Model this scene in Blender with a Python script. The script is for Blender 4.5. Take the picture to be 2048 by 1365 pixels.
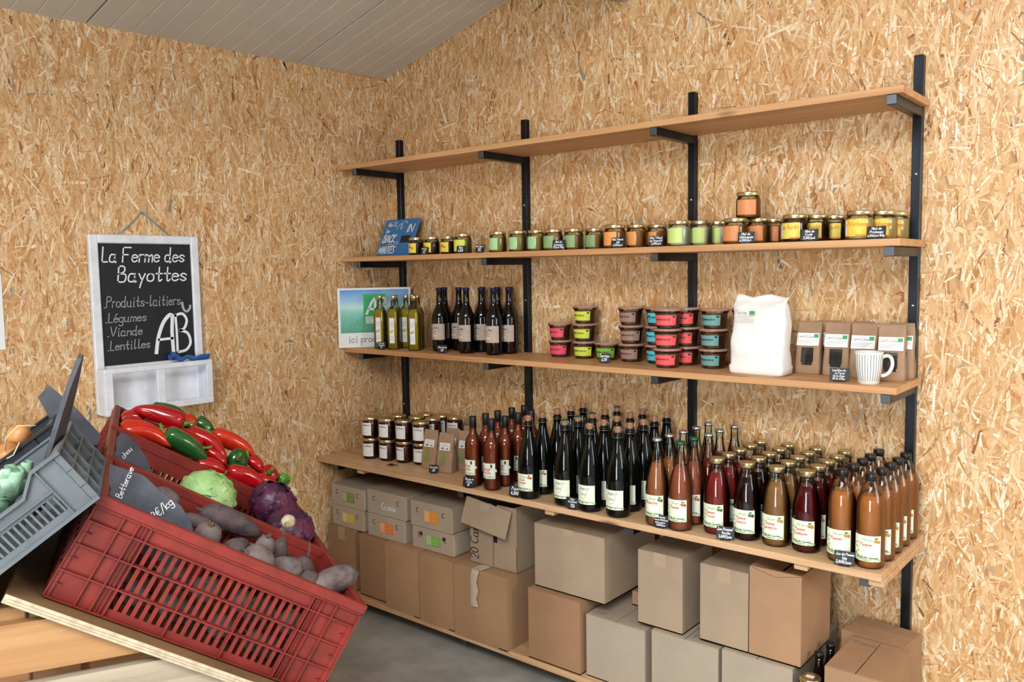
import bpy, math, random
import numpy as np
from mathutils import Vector, Matrix
from math import sin, cos, pi, radians

for o in list(bpy.data.objects):
    bpy.data.objects.remove(o)
S = bpy.context.scene
COL = S.collection
random.seed(7)

# ------------------------------------------------------------------ camera, light, exposure
cam = bpy.data.cameras.new('camera')
cam.sensor_width = 36.0
cam.sensor_fit = 'HORIZONTAL'
cam.lens = 29.2875
cam.clip_start = 0.02
co = bpy.data.objects.new('camera', cam)
COL.objects.link(co)
R_ = Vector((0.76945, 0.63852, -0.01545)).normalized()
F_ = Vector((-0.63736, 0.76599, -0.08400)).normalized()
R_ = (R_ - F_ * R_.dot(F_)).normalized()
U_ = R_.cross(F_)
M = Matrix((R_, U_, -F_)).transposed().to_4x4()
M.translation = Vector((3.2537, -2.9261, 1.6021))
co.matrix_world = M
S.camera = co

world = bpy.data.worlds.new('daylight')
S.world = world
world.use_nodes = True
bg = world.node_tree.nodes['Background']
bg.inputs['Color'].default_value = (0.80, 0.90, 1.0, 1)
bg.inputs['Strength'].default_value = 1.0

def area(name, loc, rot, sx, sy, power, color):
    l = bpy.data.lights.new(name, 'AREA')
    l.shape = 'RECTANGLE'
    l.size = sx
    l.size_y = sy
    l.energy = power
    l.color = color
    o = bpy.data.objects.new(name, l)
    o.location = loc
    o.rotation_euler = rot
    COL.objects.link(o)
    return o
# daylight: the doorway behind the photographer and an added overhead lamp below the closed ceiling
area('doorway_daylight', (3.5, -5.95, 1.35), (radians(90), 0, 0), 1.05, 2.25, 100, (0.93, 0.97, 1.0))
area('overhead_fill', (3.5, -3.8, 3.32), (radians(8), radians(-14), 0), 3.0, 1.8, 225, (0.94, 0.97, 1.0))
area('window_daylight', (6.24, -0.95, 2.0), (radians(90), 0, radians(90)), 1.5, 1.1, 34, (0.93, 0.96, 1.0))

S.view_settings.view_transform = 'Standard'
S.view_settings.look = 'None'
S.view_settings.gamma = 1
S.view_settings.exposure = 0.56
S.view_settings.use_curve_mapping = False
try:
    S.cycles.transparent_max_bounces = 16
    S.cycles.max_bounces = 6
    S.cycles.diffuse_bounces = 3
    S.cycles.glossy_bounces = 3
    S.cycles.transmission_bounces = 5
    S.cycles.use_adaptive_sampling = True
    S.cycles.adaptive_threshold = 0.05
    S.cycles.caustics_reflective = False
    S.cycles.caustics_refractive = False
except Exception:
    pass

# ------------------------------------------------------------------ materials
def lin(c):
    return tuple(((x / 255) / 12.92 if x / 255 <= 0.04045 else ((x / 255 + 0.055) / 1.055) ** 2.4) for x in c) + (1.0,)

def nd(nt, t, **kw):
    n = nt.nodes.new(t)
    for k, v in kw.items():
        if k.startswith('_'):
            n.inputs[k[1:].replace('_', ' ')].default_value = v
        else:
            setattr(n, k, v)
    return n

MATS = {}
def mat(name, col=(200, 200, 200), rough=0.5, metal=0.0, spec=0.5, trans=0.0, ior=1.45, coat=0.0, var=0.0, vscale=20, bump=0.0, bscale=60, stretch=None, col2=None, sss=0.0):
    if name in MATS:
        return MATS[name]
    m = bpy.data.materials.new(name)
    m.use_nodes = True
    nt = m.node_tree
    b = nt.nodes['Principled BSDF']
    b.inputs['Base Color'].default_value = lin(col)
    b.inputs['Roughness'].default_value = rough
    b.inputs['Metallic'].default_value = metal
    b.inputs['Specular IOR Level'].default_value = spec
    b.inputs['Transmission Weight'].default_value = trans
    b.inputs['IOR'].default_value = ior
    b.inputs['Coat Weight'].default_value = coat
    if sss:
        b.inputs['Subsurface Weight'].default_value = sss
        b.inputs['Subsurface Radius'].default_value = (0.02, 0.01, 0.005)
    m.diffuse_color = lin(col)
    if var or bump:
        tc = nd(nt, 'ShaderNodeTexCoord')
        mp = nd(nt, 'ShaderNodeMapping')
        nt.links.new(tc.outputs['Object'], mp.inputs['Vector'])
        if stretch:
            mp.inputs['Scale'].default_value = stretch
    if var:
        n = nd(nt, 'ShaderNodeTexNoise', _Scale=vscale, _Detail=6.0, _Roughness=0.6)
        nt.links.new(mp.outputs['Vector'], n.inputs['Vector'])
        r = nd(nt, 'ShaderNodeValToRGB')
        c1 = col2 or tuple(max(0, x * (1 - var)) for x in col)
        c2 = col if col2 else tuple(min(255, x * (1 + var * 0.6)) for x in col)
        r.color_ramp.elements[0].position = 0.32
        r.color_ramp.elements[0].color = lin(c1)
        r.color_ramp.elements[1].position = 0.68
        r.color_ramp.elements[1].color = lin(c2)
        nt.links.new(n.outputs['Fac'], r.inputs['Fac'])
        nt.links.new(r.outputs['Color'], b.inputs['Base Color'])
    if bump:
        n2 = nd(nt, 'ShaderNodeTexNoise', _Scale=bscale, _Detail=4.0)
        nt.links.new(mp.outputs['Vector'], n2.inputs['Vector'])
        bp = nd(nt, 'ShaderNodeBump', _Strength=bump, _Distance=0.004)
        nt.links.new(n2.outputs['Fac'], bp.inputs['Height'])
        nt.links.new(bp.outputs['Normal'], b.inputs['Normal'])
    MATS[name] = m
    return m

def glass_mat(name, tint=(245, 250, 245), refl=0.05):
    """thin clear glass: mostly see-through with a Fresnel reflection"""
    if name in MATS:
        return MATS[name]
    m = bpy.data.materials.new(name)
    m.use_nodes = True
    nt = m.node_tree
    nt.nodes.remove(nt.nodes['Principled BSDF'])
    out = nt.nodes['Material Output']
    tr = nd(nt, 'ShaderNodeBsdfTransparent')
    tr.inputs['Color'].default_value = lin(tint)
    gl = nd(nt, 'ShaderNodeBsdfGlossy')
    gl.inputs['Roughness'].default_value = 0.03
    fr = nd(nt, 'ShaderNodeFresnel', _IOR=1.5)
    mx = nd(nt, 'ShaderNodeMixShader')
    nt.links.new(fr.outputs['Fac'], mx.inputs['Fac'])
    nt.links.new(tr.outputs[0], mx.inputs[1])
    nt.links.new(gl.outputs[0], mx.inputs[2])
    nt.links.new(mx.outputs[0], out.inputs['Surface'])
    MATS[name] = m
    return m

def strand_mat(name):
    """wood strands: colour and gloss vary strand by strand (mesh attribute)"""
    m = bpy.data.materials.new(name)
    m.use_nodes = True
    nt = m.node_tree
    b = nt.nodes['Principled BSDF']
    at = nd(nt, 'ShaderNodeAttribute', attribute_name='strand')
    nt.links.new(at.outputs['Color'], b.inputs['Base Color'])
    mr = nd(nt, 'ShaderNodeMapRange')
    mr.inputs['To Min'].default_value = 0.30
    mr.inputs['To Max'].default_value = 0.62
    nt.links.new(at.outputs['Alpha'], mr.inputs['Value'])
    nt.links.new(mr.outputs[0], b.inputs['Roughness'])
    b.inputs['Specular IOR Level'].default_value = 0.45
    return m

STR_X = np.array([0.0, 0.05, 0.16, 0.34, 0.58, 0.84, 1.0])
STR_C = np.array([lin(c)[:3] for c in [(126, 80, 44), (166, 112, 62), (190, 138, 83), (204, 157, 102), (215, 175, 125), (230, 201, 159), (242, 227, 202)]])
def strands(name, rect, to3d, n, seed, parent, m, inside=None):
    """pressed wood strands of an OSB face: n thin flakes with irregular ends, each at its own depth and tilt"""
    rg = np.random.default_rng(seed)
    a0, a1, b0, b1 = rect
    cx = rg.uniform(a0, a1, n); cz = rg.uniform(b0, b1, n)
    if inside is not None:
        k = inside(cx, cz); cx, cz = cx[k], cz[k]; n = len(cx)
    q = np.linspace(1, 0, n)                       # big strands first (deepest), fine ones on top
    ln = (0.026 + 0.070 * q ** 1.2) * rg.lognormal(0, 0.42, n)
    ln = np.clip(ln, 0.010, 0.16)
    wd = np.clip((0.0030 + 0.0105 * q ** 1.3) * rg.lognormal(0, 0.45, n), 0.0012, 0.024)
    wd = np.minimum(wd, ln * 0.45)
    ang = np.where(rg.random(n) < 0.70, rg.normal(0, 0.33, n), rg.uniform(-pi / 2, pi / 2, n))
    ux, uz = np.sin(ang), np.cos(ang)              # along the strand
    vx, vz = np.cos(ang), -np.sin(ang)
    P = np.zeros((n, 6, 3))
    hs = [(-.5, -.46), (.02, -.5), (.5, -.42), (.46, .47), (-.03, .5), (-.48, .44)]
    dep = 0.0003 + 0.0011 * (1 - q) + rg.uniform(0, 0.0004, n)
    t1 = rg.normal(0, 0.0005, n); t2 = rg.normal(0, 0.0004, n)
    for j, (s, t) in enumerate(hs):
        ss = s + rg.normal(0, 0.05, n); tt = t * rg.uniform(0.55, 1.1, n)
        P[:, j, 0] = cx + ux * ss * ln + vx * tt * wd
        P[:, j, 1] = cz + uz * ss * ln + vz * tt * wd
        P[:, j, 2] = dep + t1 * s + t2 * t
    tone = np.clip(rg.beta(2.6, 2.2, n) + rg.normal(0, 0.03, n), 0, 1)
    dk = rg.random(n)
    tone = np.where(dk < 0.02, rg.uniform(0, 0.12, n), tone)
    tone = np.where((dk > 0.93) & (q < 0.8), rg.uniform(0.88, 1, n), tone)
    colr = np.stack([np.interp(tone, STR_X, STR_C[:, d]) for d in range(3)], 1)
    red = rg.random(n)
    colr[red < 0.10] *= np.array([1.0, 0.86, 0.76])
    grey = (red > 0.994)
    colr[grey] = colr[grey].mean(1, keepdims=True) * np.array([0.80, 0.68, 0.54])
    P = np.clip(P, [a0, b0, -1], [a1, b1, 1])
    V = np.empty((n * 6, 3)); flat = P.reshape(-1, 3)
    V = to3d(flat)
    me = bpy.data.meshes.new(name)
    me.vertices.add(n * 6); me.vertices.foreach_set('co', V.astype(np.float32).ravel())
    me.loops.add(n * 6); me.loops.foreach_set('vertex_index', np.arange(n * 6, dtype=np.int32))
    me.polygons.add(n)
    me.polygons.foreach_set('loop_start', np.arange(n, dtype=np.int32) * 6)
    me.polygons.foreach_set('loop_total', np.full(n, 6, dtype=np.int32))
    at = me.color_attributes.new('strand', 'FLOAT_COLOR', 'POINT')
    c4 = np.ones((n, 6, 4))
    c4[:, :, :3] = colr[:, None, :] * (1 + rg.normal(0, 0.06, (n, 6, 1)))
    c4[:, :, 3] = rg.random(n)[:, None]
    at.data.foreach_set('color', np.clip(c4, 0, 1).astype(np.float32).ravel())
    me.materials.append(m)
    me.update(); me.validate()
    o = bpy.data.objects.new(name, me); COL.objects.link(o)
    o.parent = parent
    o['kind'] = 'stuff'
    return o

def wood_mat(name, axis, c1, c2, c3, rough=0.5, knots=True):
    if name in MATS:
        return MATS[name]
    m = bpy.data.materials.new(name)
    m.use_nodes = True
    nt = m.node_tree
    L = nt.links.new
    b = nt.nodes['Principled BSDF']
    tc = nd(nt, 'ShaderNodeTexCoord')
    mp = nd(nt, 'ShaderNodeMapping')
    sc = [26, 26, 26]
    sc[axis] = 1.1
    mp.inputs['Scale'].default_value = sc
    L(tc.outputs['Object'], mp.inputs['Vector'])
    n = nd(nt, 'ShaderNodeTexNoise', _Scale=1.0, _Detail=5.0, _Roughness=0.65, _Distortion=0.6)
    L(mp.outputs[0], n.inputs['Vector'])
    r = nd(nt, 'ShaderNodeValToRGB')
    e = r.color_ramp.elements
    e.new(0.5)
    for q, (p, c) in enumerate([(0.25, c1), (0.5, c2), (0.75, c3)]):
        e[q].position = p
        e[q].color = lin(c)
    L(n.outputs['Fac'], r.inputs['Fac'])
    outc = r.outputs['Color']
    if knots:
        mk = nd(nt, 'ShaderNodeMapping')
        s2 = [9, 9, 9]
        s2[axis] = 2.2
        mk.inputs['Scale'].default_value = s2
        L(tc.outputs['Object'], mk.inputs['Vector'])
        v = nd(nt, 'ShaderNodeTexVoronoi', feature='F1')
        v.inputs['Scale'].default_value = 1.0
        L(mk.outputs[0], v.inputs['Vector'])
        kr = nd(nt, 'ShaderNodeMapRange')
        kr.inputs['From Min'].default_value = 0.05
        kr.inputs['From Max'].default_value = 0.13
        L(v.outputs['Distance'], kr.inputs['Value'])
        mx = nd(nt, 'ShaderNodeMix', data_type='RGBA')
        L(kr.outputs[0], mx.inputs[0])
        mx.inputs[6].default_value = lin(tuple(x * 0.62 for x in c1))
        L(outc, mx.inputs[7])
        outc = mx.outputs[2]
    L(outc, b.inputs['Base Color'])
    b.inputs['Roughness'].default_value = rough
    bp = nd(nt, 'ShaderNodeBump', _Strength=0.15, _Distance=0.002)
    L(n.outputs['Fac'], bp.inputs['Height'])
    L(bp.outputs['Normal'], b.inputs['Normal'])
    MATS[name] = m
    return m

# ------------------------------------------------------------------ mesh helpers
class MB:
    def __init__(s):
        s.v, s.f, s.m, s.s = [], [], [], []
    def add(s, vs, fs, mat=0, smooth=False):
        k = len(s.v)
        s.v += [tuple(x) for x in vs]
        for f in fs:
            s.f.append(tuple(i + k for i in f))
            s.m.append(mat)
            s.s.append(smooth)
        return s
    def box(s, x0, x1, y0, y1, z0, z1, mat=0):
        return s.add([(x0, y0, z0), (x1, y0, z0), (x1, y1, z0), (x0, y1, z0), (x0, y0, z1), (x1, y0, z1), (x1, y1, z1), (x0, y1, z1)],
                     [(0, 3, 2, 1), (4, 5, 6, 7), (0, 1, 5, 4), (1, 2, 6, 5), (2, 3, 7, 6), (3, 0, 4, 7)], mat)
    def cbox(s, x0, x1, y0, y1, z0, z1, b=0.002, mat=0):
        """box with chamfered edges"""
        lo, hi = (x0, y0, z0), (x1, y1, z1)
        idx = {}
        vs = []
        for cx in (0, 1):
            for cy in (0, 1):
                for cz in (0, 1):
                    c = (cx, cy, cz)
                    for a in range(3):
                        p = []
                        for d in range(3):
                            e = hi[d] if c[d] else lo[d]
                            if d != a:
                                e += -b if c[d] else b
                            p.append(e)
                        idx[(c, a)] = len(vs)
                        vs.append(tuple(p))
        fs = []
        for a in range(3):
            d1, d2 = [d for d in range(3) if d != a]
            for side in (0, 1):
                q = []
                for (i, j) in ((0, 0), (1, 0), (1, 1), (0, 1)):
                    c = [0, 0, 0]
                    c[a] = side
                    c[d1] = i
                    c[d2] = j
                    q.append(idx[(tuple(c), a)])
                flip = (side == 0) ^ (a == 1)
                fs.append(tuple(q[::-1]) if flip else tuple(q))
        for a in range(3):                      # edges along axis a
            d1, d2 = [d for d in range(3) if d != a]
            for i in (0, 1):
                for j in (0, 1):
                    c0 = [0, 0, 0]
                    c0[d1], c0[d2] = i, j
                    c1 = list(c0)
                    c1[a] = 1
                    c0, c1 = tuple(c0), tuple(c1)
                    fs.append((idx[(c0, d1)], idx[(c1, d1)], idx[(c1, d2)], idx[(c0, d2)]))
        for cx in (0, 1):
            for cy in (0, 1):
                for cz in (0, 1):
                    c = (cx, cy, cz)
                    fs.append((idx[(c, 0)], idx[(c, 1)], idx[(c, 2)]))
        return s.add(vs, fs, mat)
    def lathe(s, prof, seg=22, mat=0, smooth=True, cx=0, cy=0, cap=True):
        vs, fs = [], []
        n = len(prof)
        for (r, z) in prof:
            for k in range(seg):
                a = 2 * pi * k / seg
                vs.append((cx + r * cos(a), cy + r * sin(a), z))
        for i in range(n - 1):
            for k in range(seg):
                k2 = (k + 1) % seg
                fs.append((i * seg + k, i * seg + k2, (i + 1) * seg + k2, (i + 1) * seg + k))
        s.add(vs, fs, mat, smooth)
        if cap:
            b = len(s.v) - len(vs)
            s.f.append(tuple(b + k for k in range(seg))[::-1]); s.m.append(mat); s.s.append(False)
            s.f.append(tuple(b + (n - 1) * seg + k for k in range(seg))); s.m.append(mat); s.s.append(False)
        return s
    def tube(s, pts, r, seg=8, mat=0, smooth=True, cap=True, lobes=None):
        pts = [Vector(p) for p in pts]
        n = len(pts)
        rs = r if isinstance(r, (list, tuple)) else [r] * n
        vs, fs = [], []
        up = None
        for i in range(n):
            t = (pts[min(i + 1, n - 1)] - pts[max(i - 1, 0)])
            t = t.normalized() if t.length > 1e-9 else Vector((0, 0, 1))
            if up is None:
                up = Vector((0, 0, 1)) if abs(t.z) < 0.9 else Vector((1, 0, 0))
            a = up.cross(t)
            a = a.normalized() if a.length > 1e-6 else Vector((1, 0, 0)).cross(t).normalized()
            bb = t.cross(a)
            up = bb
            for k in range(seg):
                th = 2 * pi * k / seg
                q = rs[i] * (lobes(i / (n - 1), th) if lobes else 1)
                vs.append(pts[i] + a * (q * cos(th)) + bb * (q * sin(th)))
        for i in range(n - 1):
            for k in range(seg):
                k2 = (k + 1) % seg
                fs.append((i * seg + k, i * seg + k2, (i + 1) * seg + k2, (i + 1) * seg + k))
        b = len(s.v)
        s.add(vs, fs, mat, smooth)
        if cap:
            s.f.append(tuple(b + k for k in range(seg))[::-1]); s.m.append(mat); s.s.append(False)
            s.f.append(tuple(b + (n - 1) * seg + k for k in range(seg))); s.m.append(mat); s.s.append(False)
        return s
    def grid(s, fn, nu, nv, mat=0, smooth=True):
        vs = [fn(i / nu, j / nv) for j in range(nv + 1) for i in range(nu + 1)]
        fs = [(j * (nu + 1) + i, j * (nu + 1) + i + 1, (j + 1) * (nu + 1) + i + 1, (j + 1) * (nu + 1) + i) for j in range(nv) for i in range(nu)]
        return s.add(vs, fs, mat, smooth)
    def prism(s, poly, y0, y1, mat=0):
        """poly in (x,z), extruded along y"""
        n = len(poly)
        vs = [(x, y0, z) for x, z in poly] + [(x, y1, z) for x, z in poly]
        fs = [tuple(range(n)), tuple(range(2 * n - 1, n - 1, -1))] + [(i, (i + 1) % n + 0, (i + 1) % n + n, i + n) for i in range(n)]
        return s.add(vs, fs, mat)
    def xf(s, M):
        s.v = [tuple(M @ Vector(v)) for v in s.v]
        return s
    def mesh(s, name, mats):
        me = bpy.data.meshes.new(name)
        me.from_pydata(s.v, [], s.f)
        for m in mats:
            me.materials.append(m)
        me.polygons.foreach_set('material_index', s.m)
        me.polygons.foreach_set('use_smooth', s.s)
        me.update()
        return me

def obj(name, mb, mats, parent=None, loc=None, rot=None):
    if not isinstance(mats, (list, tuple)):
        mats = [mats]
    me = mb.mesh(name, mats) if isinstance(mb, MB) else mb
    o = bpy.data.objects.new(name, me)
    COL.objects.link(o)
    if parent:
        o.parent = parent
    if loc:
        o.location = loc
    if rot:
        o.rotation_euler = rot
    return o
def tag(o, label, cat, group=None):
    o['label'] = label
    o['category'] = cat
    if group:
        o['group'] = group
    return o
def thing(name, label, cat, loc=(0, 0, 0), rz=0.0, group=None, matrix=None):
    o = bpy.data.objects.new(name, None)
    o.empty_display_size = 0.05
    COL.objects.link(o)
    if matrix is not None:
        o.matrix_world = matrix
    else:
        o.location = loc
        o.rotation_euler = (0, 0, rz)
    return tag(o, label, cat, group)
def struct(o):
    o['kind'] = 'structure'
    return o
def dup(root, loc, rz=0.0, label=None, group=None):
    r = root.copy(); COL.objects.link(r)
    r.location = loc
    r.rotation_euler = (0, 0, rz)
    if label: r['label'] = label
    if group: r['group'] = group
    for ch in list(root.children):
        c = ch.copy(); COL.objects.link(c); c.parent = r
        for g in list(ch.children):
            d = g.copy(); COL.objects.link(d); d.parent = c
    return r
class Kind:
    """first use places the original, later uses place copies"""
    def __init__(s, maker):
        s.maker, s.root = maker, None
    def put(s, loc, rz, label, group=None):
        label = " ".join(label.split())
        if s.root is None:
            s.root = s.maker()
            s.root.location = loc
            s.root.rotation_euler = (0, 0, rz)
            s.root['label'] = label
            if group: s.root['group'] = group
            return s.root
        return dup(s.root, loc, rz, label, group)

# ------------------------------------------------------------------ handwriting strokes and flat print
GL = {
 'a': "4i3j1j0h0f1e3e4g 4j4e5e", 'b': "0o0e 0h2j4i4f2e0f", 'c': "4i3j1j0h0f1e3e4f", 'd': "4i2j0i0f2e4f 4o4e5e", 'e': "0h4h4i2j0i0f2e4f",
 'f': "4n3o2n2e 0j4j", 'g': "4i2j0i0f2e4f 4j4b3a1a0b", 'h': "0o0e 0h2j4i4e", 'i': "1j1e2e 1l1m", 'j': "2j2b1a0b 2l2m", 'k': "0o0e 4j0g4e",
 'l': "1o1f2e3f", 'm': "0j0e 0h1j3i3e 3h5j6i6e", 'n': "0j0e 0h2j4i4e", 'o': "2j0i0f2e4f4i2j", 'p': "0j0a 0h2j4i4f2e0f", 'q': "4i2j0i0f2e4f 4j4a",
 'r': "0j0e 0h1j3j", 's': "4i2j0i1h3g4f2e0f", 't': "2n2f3e4f 0j4j", 'u': "0j0f2e4f 4j4e5e", 'v': "0j2e4j", 'w': "0j1e3i5e6j", 'x': "0j4e 4j0e",
 'y': "0j2f 4j2e1a", 'z': "0j4j0e4e",
 'A': "0e3o6e 1h5h", 'B': "0o0e 0o3o4m3k0j 0j4j5h4e0e", 'C': "5n3o1m0j1f3e5f", 'D': "0o0e 0o3o5l5h3e0e", 'E': "5o0o 0o0e 0e5e 0j4j",
 'F': "6o0o 0o0e 0j4j", 'G': "5n3o1m0j1f3e5g5i3i", 'H': "0o0e 5o5e 0j5j", 'I': "2o2e", 'J': "5o3o 4o4g3e1e0g", 'K': "0o0e 5o0i5e", 'L': "0o0e 0e4e",
 'M': "0e0o 0o3h 3h6o 6o6e", 'N': "0e0o 0o5e 5e5o", 'O': "3o0l0h3e6h6l3o", 'P': "0o0e 0o3o5m4k0j", 'R': "0o0e 0o3o5m4k0j 2j5e", 'S': "5n3o0m1k4i5g3e0f",
 'T': "0o6o 3o3e", 'U': "0o0h2e4e5h5o", 'V': "0o3e6o", 'Y': "0o3j6o 3j3e", 'Q': "3o0l0h3e6h6l3o 4g6e", 'W': "0o1e 1e3l 3l5e 5e6o",
 '0': "2o0l0h2e4h4l2o", '1': "0m2o2e", '2': "0m2o4m3j0e4e", '3': "0n2o4m2j4g2e0f", '4': "3e3o0h5h", '5': "4o0o 0o0k 0k3k4h3e0f", '6': "4n2m0i0f2e4f4h2i0h",
 '7': "0o4o1e", '8': "2o0m2j4g2e0g2j4m2o", '9': "4l2k0l1o3o4l3e", ',': "1f0d", '.': "0e1e", '/': "0d4o", '-': "0h3h", "'": "1o1m", '&': "5e0m2o3m0g2e5h",
 '€': "5n3o1l1h3e5f 0k4k 0i4i", ':': "1e1f 1i1j", '"': "0o0m 2o2m"}
ACC = {'é': ('e', "1l3n"), 'è': ('e', "3l1n"), 'ê': ('e', "0l2n 2n4l"), 'â': ('a', "0l2n 2n4l")}
def glyph(c):
    extra = ''
    if c in ACC:
        c, ex = ACC[c]
        extra = ' ' + ex
    if c not in GL:
        return [], 0.35
    st = []
    w = 0
    for part in (GL[c] + extra).split():
        pts = [(int(part[i]) * 0.1, (ord(part[i + 1]) - ord('e')) * 0.1) for i in range(0, len(part), 2)]
        st.append(pts)
        w = max(w, max(p[0] for p in pts))
    return st, w + 0.17
def smooth_line(p, n=4):
    if len(p) < 3:
        return p
    out = []
    for i in range(len(p) - 1):
        p0, p1, p2, p3 = p[max(i - 1, 0)], p[i], p[i + 1], p[min(i + 2, len(p) - 1)]
        for k in range(n):
            t = k / n
            out.append(tuple(0.5 * (2 * p1[d] + (p2[d] - p0[d]) * t + (2 * p0[d] - 5 * p1[d] + 4 * p2[d] - p3[d]) * t * t + (3 * p1[d] - p0[d] - 3 * p2[d] + p3[d]) * t ** 3) for d in (0, 1)))
    out.append(p[-1])
    return out
def text_width(s, h, sp=1.0):
    return sum(glyph(c)[1] for c in s) * h * sp
def text_strokes(s, x, y, h, slant=0.0, sp=1.0, align='l', rot=0.0):
    w = text_width(s, h, sp)
    cx = 0 if align == 'l' else (-w / 2 if align == 'c' else -w)
    out = []
    for c in s:
        st, adv = glyph(c)
        for p in st:
            q = [((cx + px * h * sp + py * h * slant), py * h) for px, py in p]
            q = smooth_line(q, 3)
            out.append([(x + a * cos(rot) - b * sin(rot), y + a * sin(rot) + b * cos(rot)) for a, b in q])
        cx += adv * h * sp
    return out
def ribbon(pl, w):
    n = len(pl)
    vs, fs = [], []
    for i in range(n):
        a, b = pl[max(i - 1, 0)], pl[min(i + 1, n - 1)]
        dx, dy = b[0] - a[0], b[1] - a[1]
        d = math.hypot(dx, dy) or 1e-6
        nx, ny = -dy / d * w / 2, dx / d * w / 2
        ex, ey = (0, 0)
        if i == 0: ex, ey = -dx / d * w / 2, -dy / d * w / 2
        if i == n - 1: ex, ey = dx / d * w / 2, dy / d * w / 2
        vs += [(pl[i][0] + nx + ex, pl[i][1] + ny + ey), (pl[i][0] - nx + ex, pl[i][1] - ny + ey)]
    for i in range(n - 1):
        fs.append((2 * i, 2 * i + 1, 2 * i + 3, 2 * i + 2))
    return vs, fs
class Flat:
    """print laid out in a sheet's own (s,t) metres, later bent onto a plane or a cylinder"""
    def __init__(s):
        s.it = []
    def rect(s, x0, y0, x1, y1, mat=0, layer=0, nx=1):
        vs = [(x0 + (x1 - x0) * i / nx, y) for y in (y0, y1) for i in range(nx + 1)]
        s.it.append((vs, [(i, i + 1, nx + 2 + i, nx + 1 + i) for i in range(nx)], mat, layer)); return s
    def poly(s, pts, mat=0, layer=1):
        s.it.append((list(pts), [tuple(range(len(pts)))], mat, layer)); return s
    def disc(s, x, y, rx, ry=None, mat=0, layer=1, n=12):
        ry = ry or rx
        return s.poly([(x + rx * cos(2 * pi * k / n), y + ry * sin(2 * pi * k / n)) for k in range(n)], mat, layer)
    def line(s, pts, w, mat=0, layer=2):
        v, f = ribbon(pts, w); s.it.append((v, f, mat, layer)); return s
    def text(s, t, x, y, h, w, mat=0, layer=2, **kw):
        for pl in text_strokes(t, x, y, h, **kw):
            s.line(pl, w, mat, layer)
        return s
    def mb(s, fn):
        b = MB()
        for vs, fs, m, l in s.it:
            b.add([fn(x, y, l) for x, y in vs], fs, m)
        return b
def plane_fn(dz=0.0003):
    return lambda x, y, l: (x, -0.0003 - l * dz, y)
def cyl_fn(r, dz=0.0003, z0=0.0, cone=0.0):
    def f(x, y, l):
        R = r + cone * y + 0.0005 + l * dz
        a = x / r
        return (sin(a) * R, -cos(a) * R, z0 + y)
    return f

def blend(a, b, t):
    return a + (b - a) * t

# ------------------------------------------------------------------ the room
OSB = mat('osb_board', (196, 148, 94), 0.55, var=0.12, vscale=30)
STRANDS = strand_mat('osb_strands')
CONC = mat('concrete', (178, 176, 168), 0.7, var=0.16, vscale=4.0, bump=0.2, bscale=40, col2=(140, 139, 133))
RX, RY = 6.3, -6.0
def zceil(x, y):
    return 2.582 + 0.254 * x + 0.025 * y
HT = 4.35
o = obj('floor', MB().box(-0.1, RX, RY, 0.1, -0.1, 0.0), CONC); struct(o)
b = MB(); b.prism([(0 - 0.1, 0.0), (RX, 0.0), (RX, zceil(RX, 0) + .05), (-0.1, zceil(-0.1, 0) + .05)], 0.0, 0.1)
o = obj('wall_back', b, OSB); struct(o)
def inw(x, z): return z < zceil(x, 0) - 0.005
strands('wood_strand', (0.0, 3.45, 0.0, 3.5), lambda p: np.stack([p[:, 0], -p[:, 2], np.minimum(p[:, 1], 2.582 + .254 * p[:, 0] - .002)], 1), 62000, 5, o, STRANDS, inw)
b = MB().box(-0.1, 0.0, RY, 0.0, 0.0, zceil(0, 0))
o = obj('wall_left', b, OSB); struct(o)
strands('wood_strand', (-2.75, 0.0, 0.0, 2.57), lambda p: np.stack([p[:, 2], p[:, 0], p[:, 1]], 1), 44000, 8, o, STRANDS)
# wall behind the photographer with the big doorway, right wall with a window
b = MB()
b.box(-0.1, 2.85, RY - 0.1, RY, 0, HT); b.box(4.15, RX, RY - 0.1, RY, 0, HT); b.box(2.85, 4.15, RY - 0.1, RY, 2.5, HT)
WHW = mat('grey_wall_panel', (150, 150, 148), 0.6)
struct(obj('wall_front', b, WHW))
b = MB()
b.box(RX, RX + 0.1, RY, -1.7, 0, HT); b.box(RX, RX + 0.1, -.2, 0.1, 0, HT); b.box(RX, RX + 0.1, -1.7, -.2, 0, 1.45); b.box(RX, RX + 0.1, -1.7, -.2, 2.55, HT)
struct(obj('wall_right', b, WHW))
wf = MB(); wf.box(RX - .01, RX + .05, -1.74, -1.68, 1.41, 2.59); wf.box(RX - .01, RX + .05, -.22, -.16, 1.41, 2.59); wf.box(RX - .01, RX + .05, -1.68, -.22, 1.41, 1.47); wf.box(RX - .01, RX + .05, -1.68, -.22, 2.53, 2.59)
struct(obj('window_1', wf, WHW))
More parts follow.
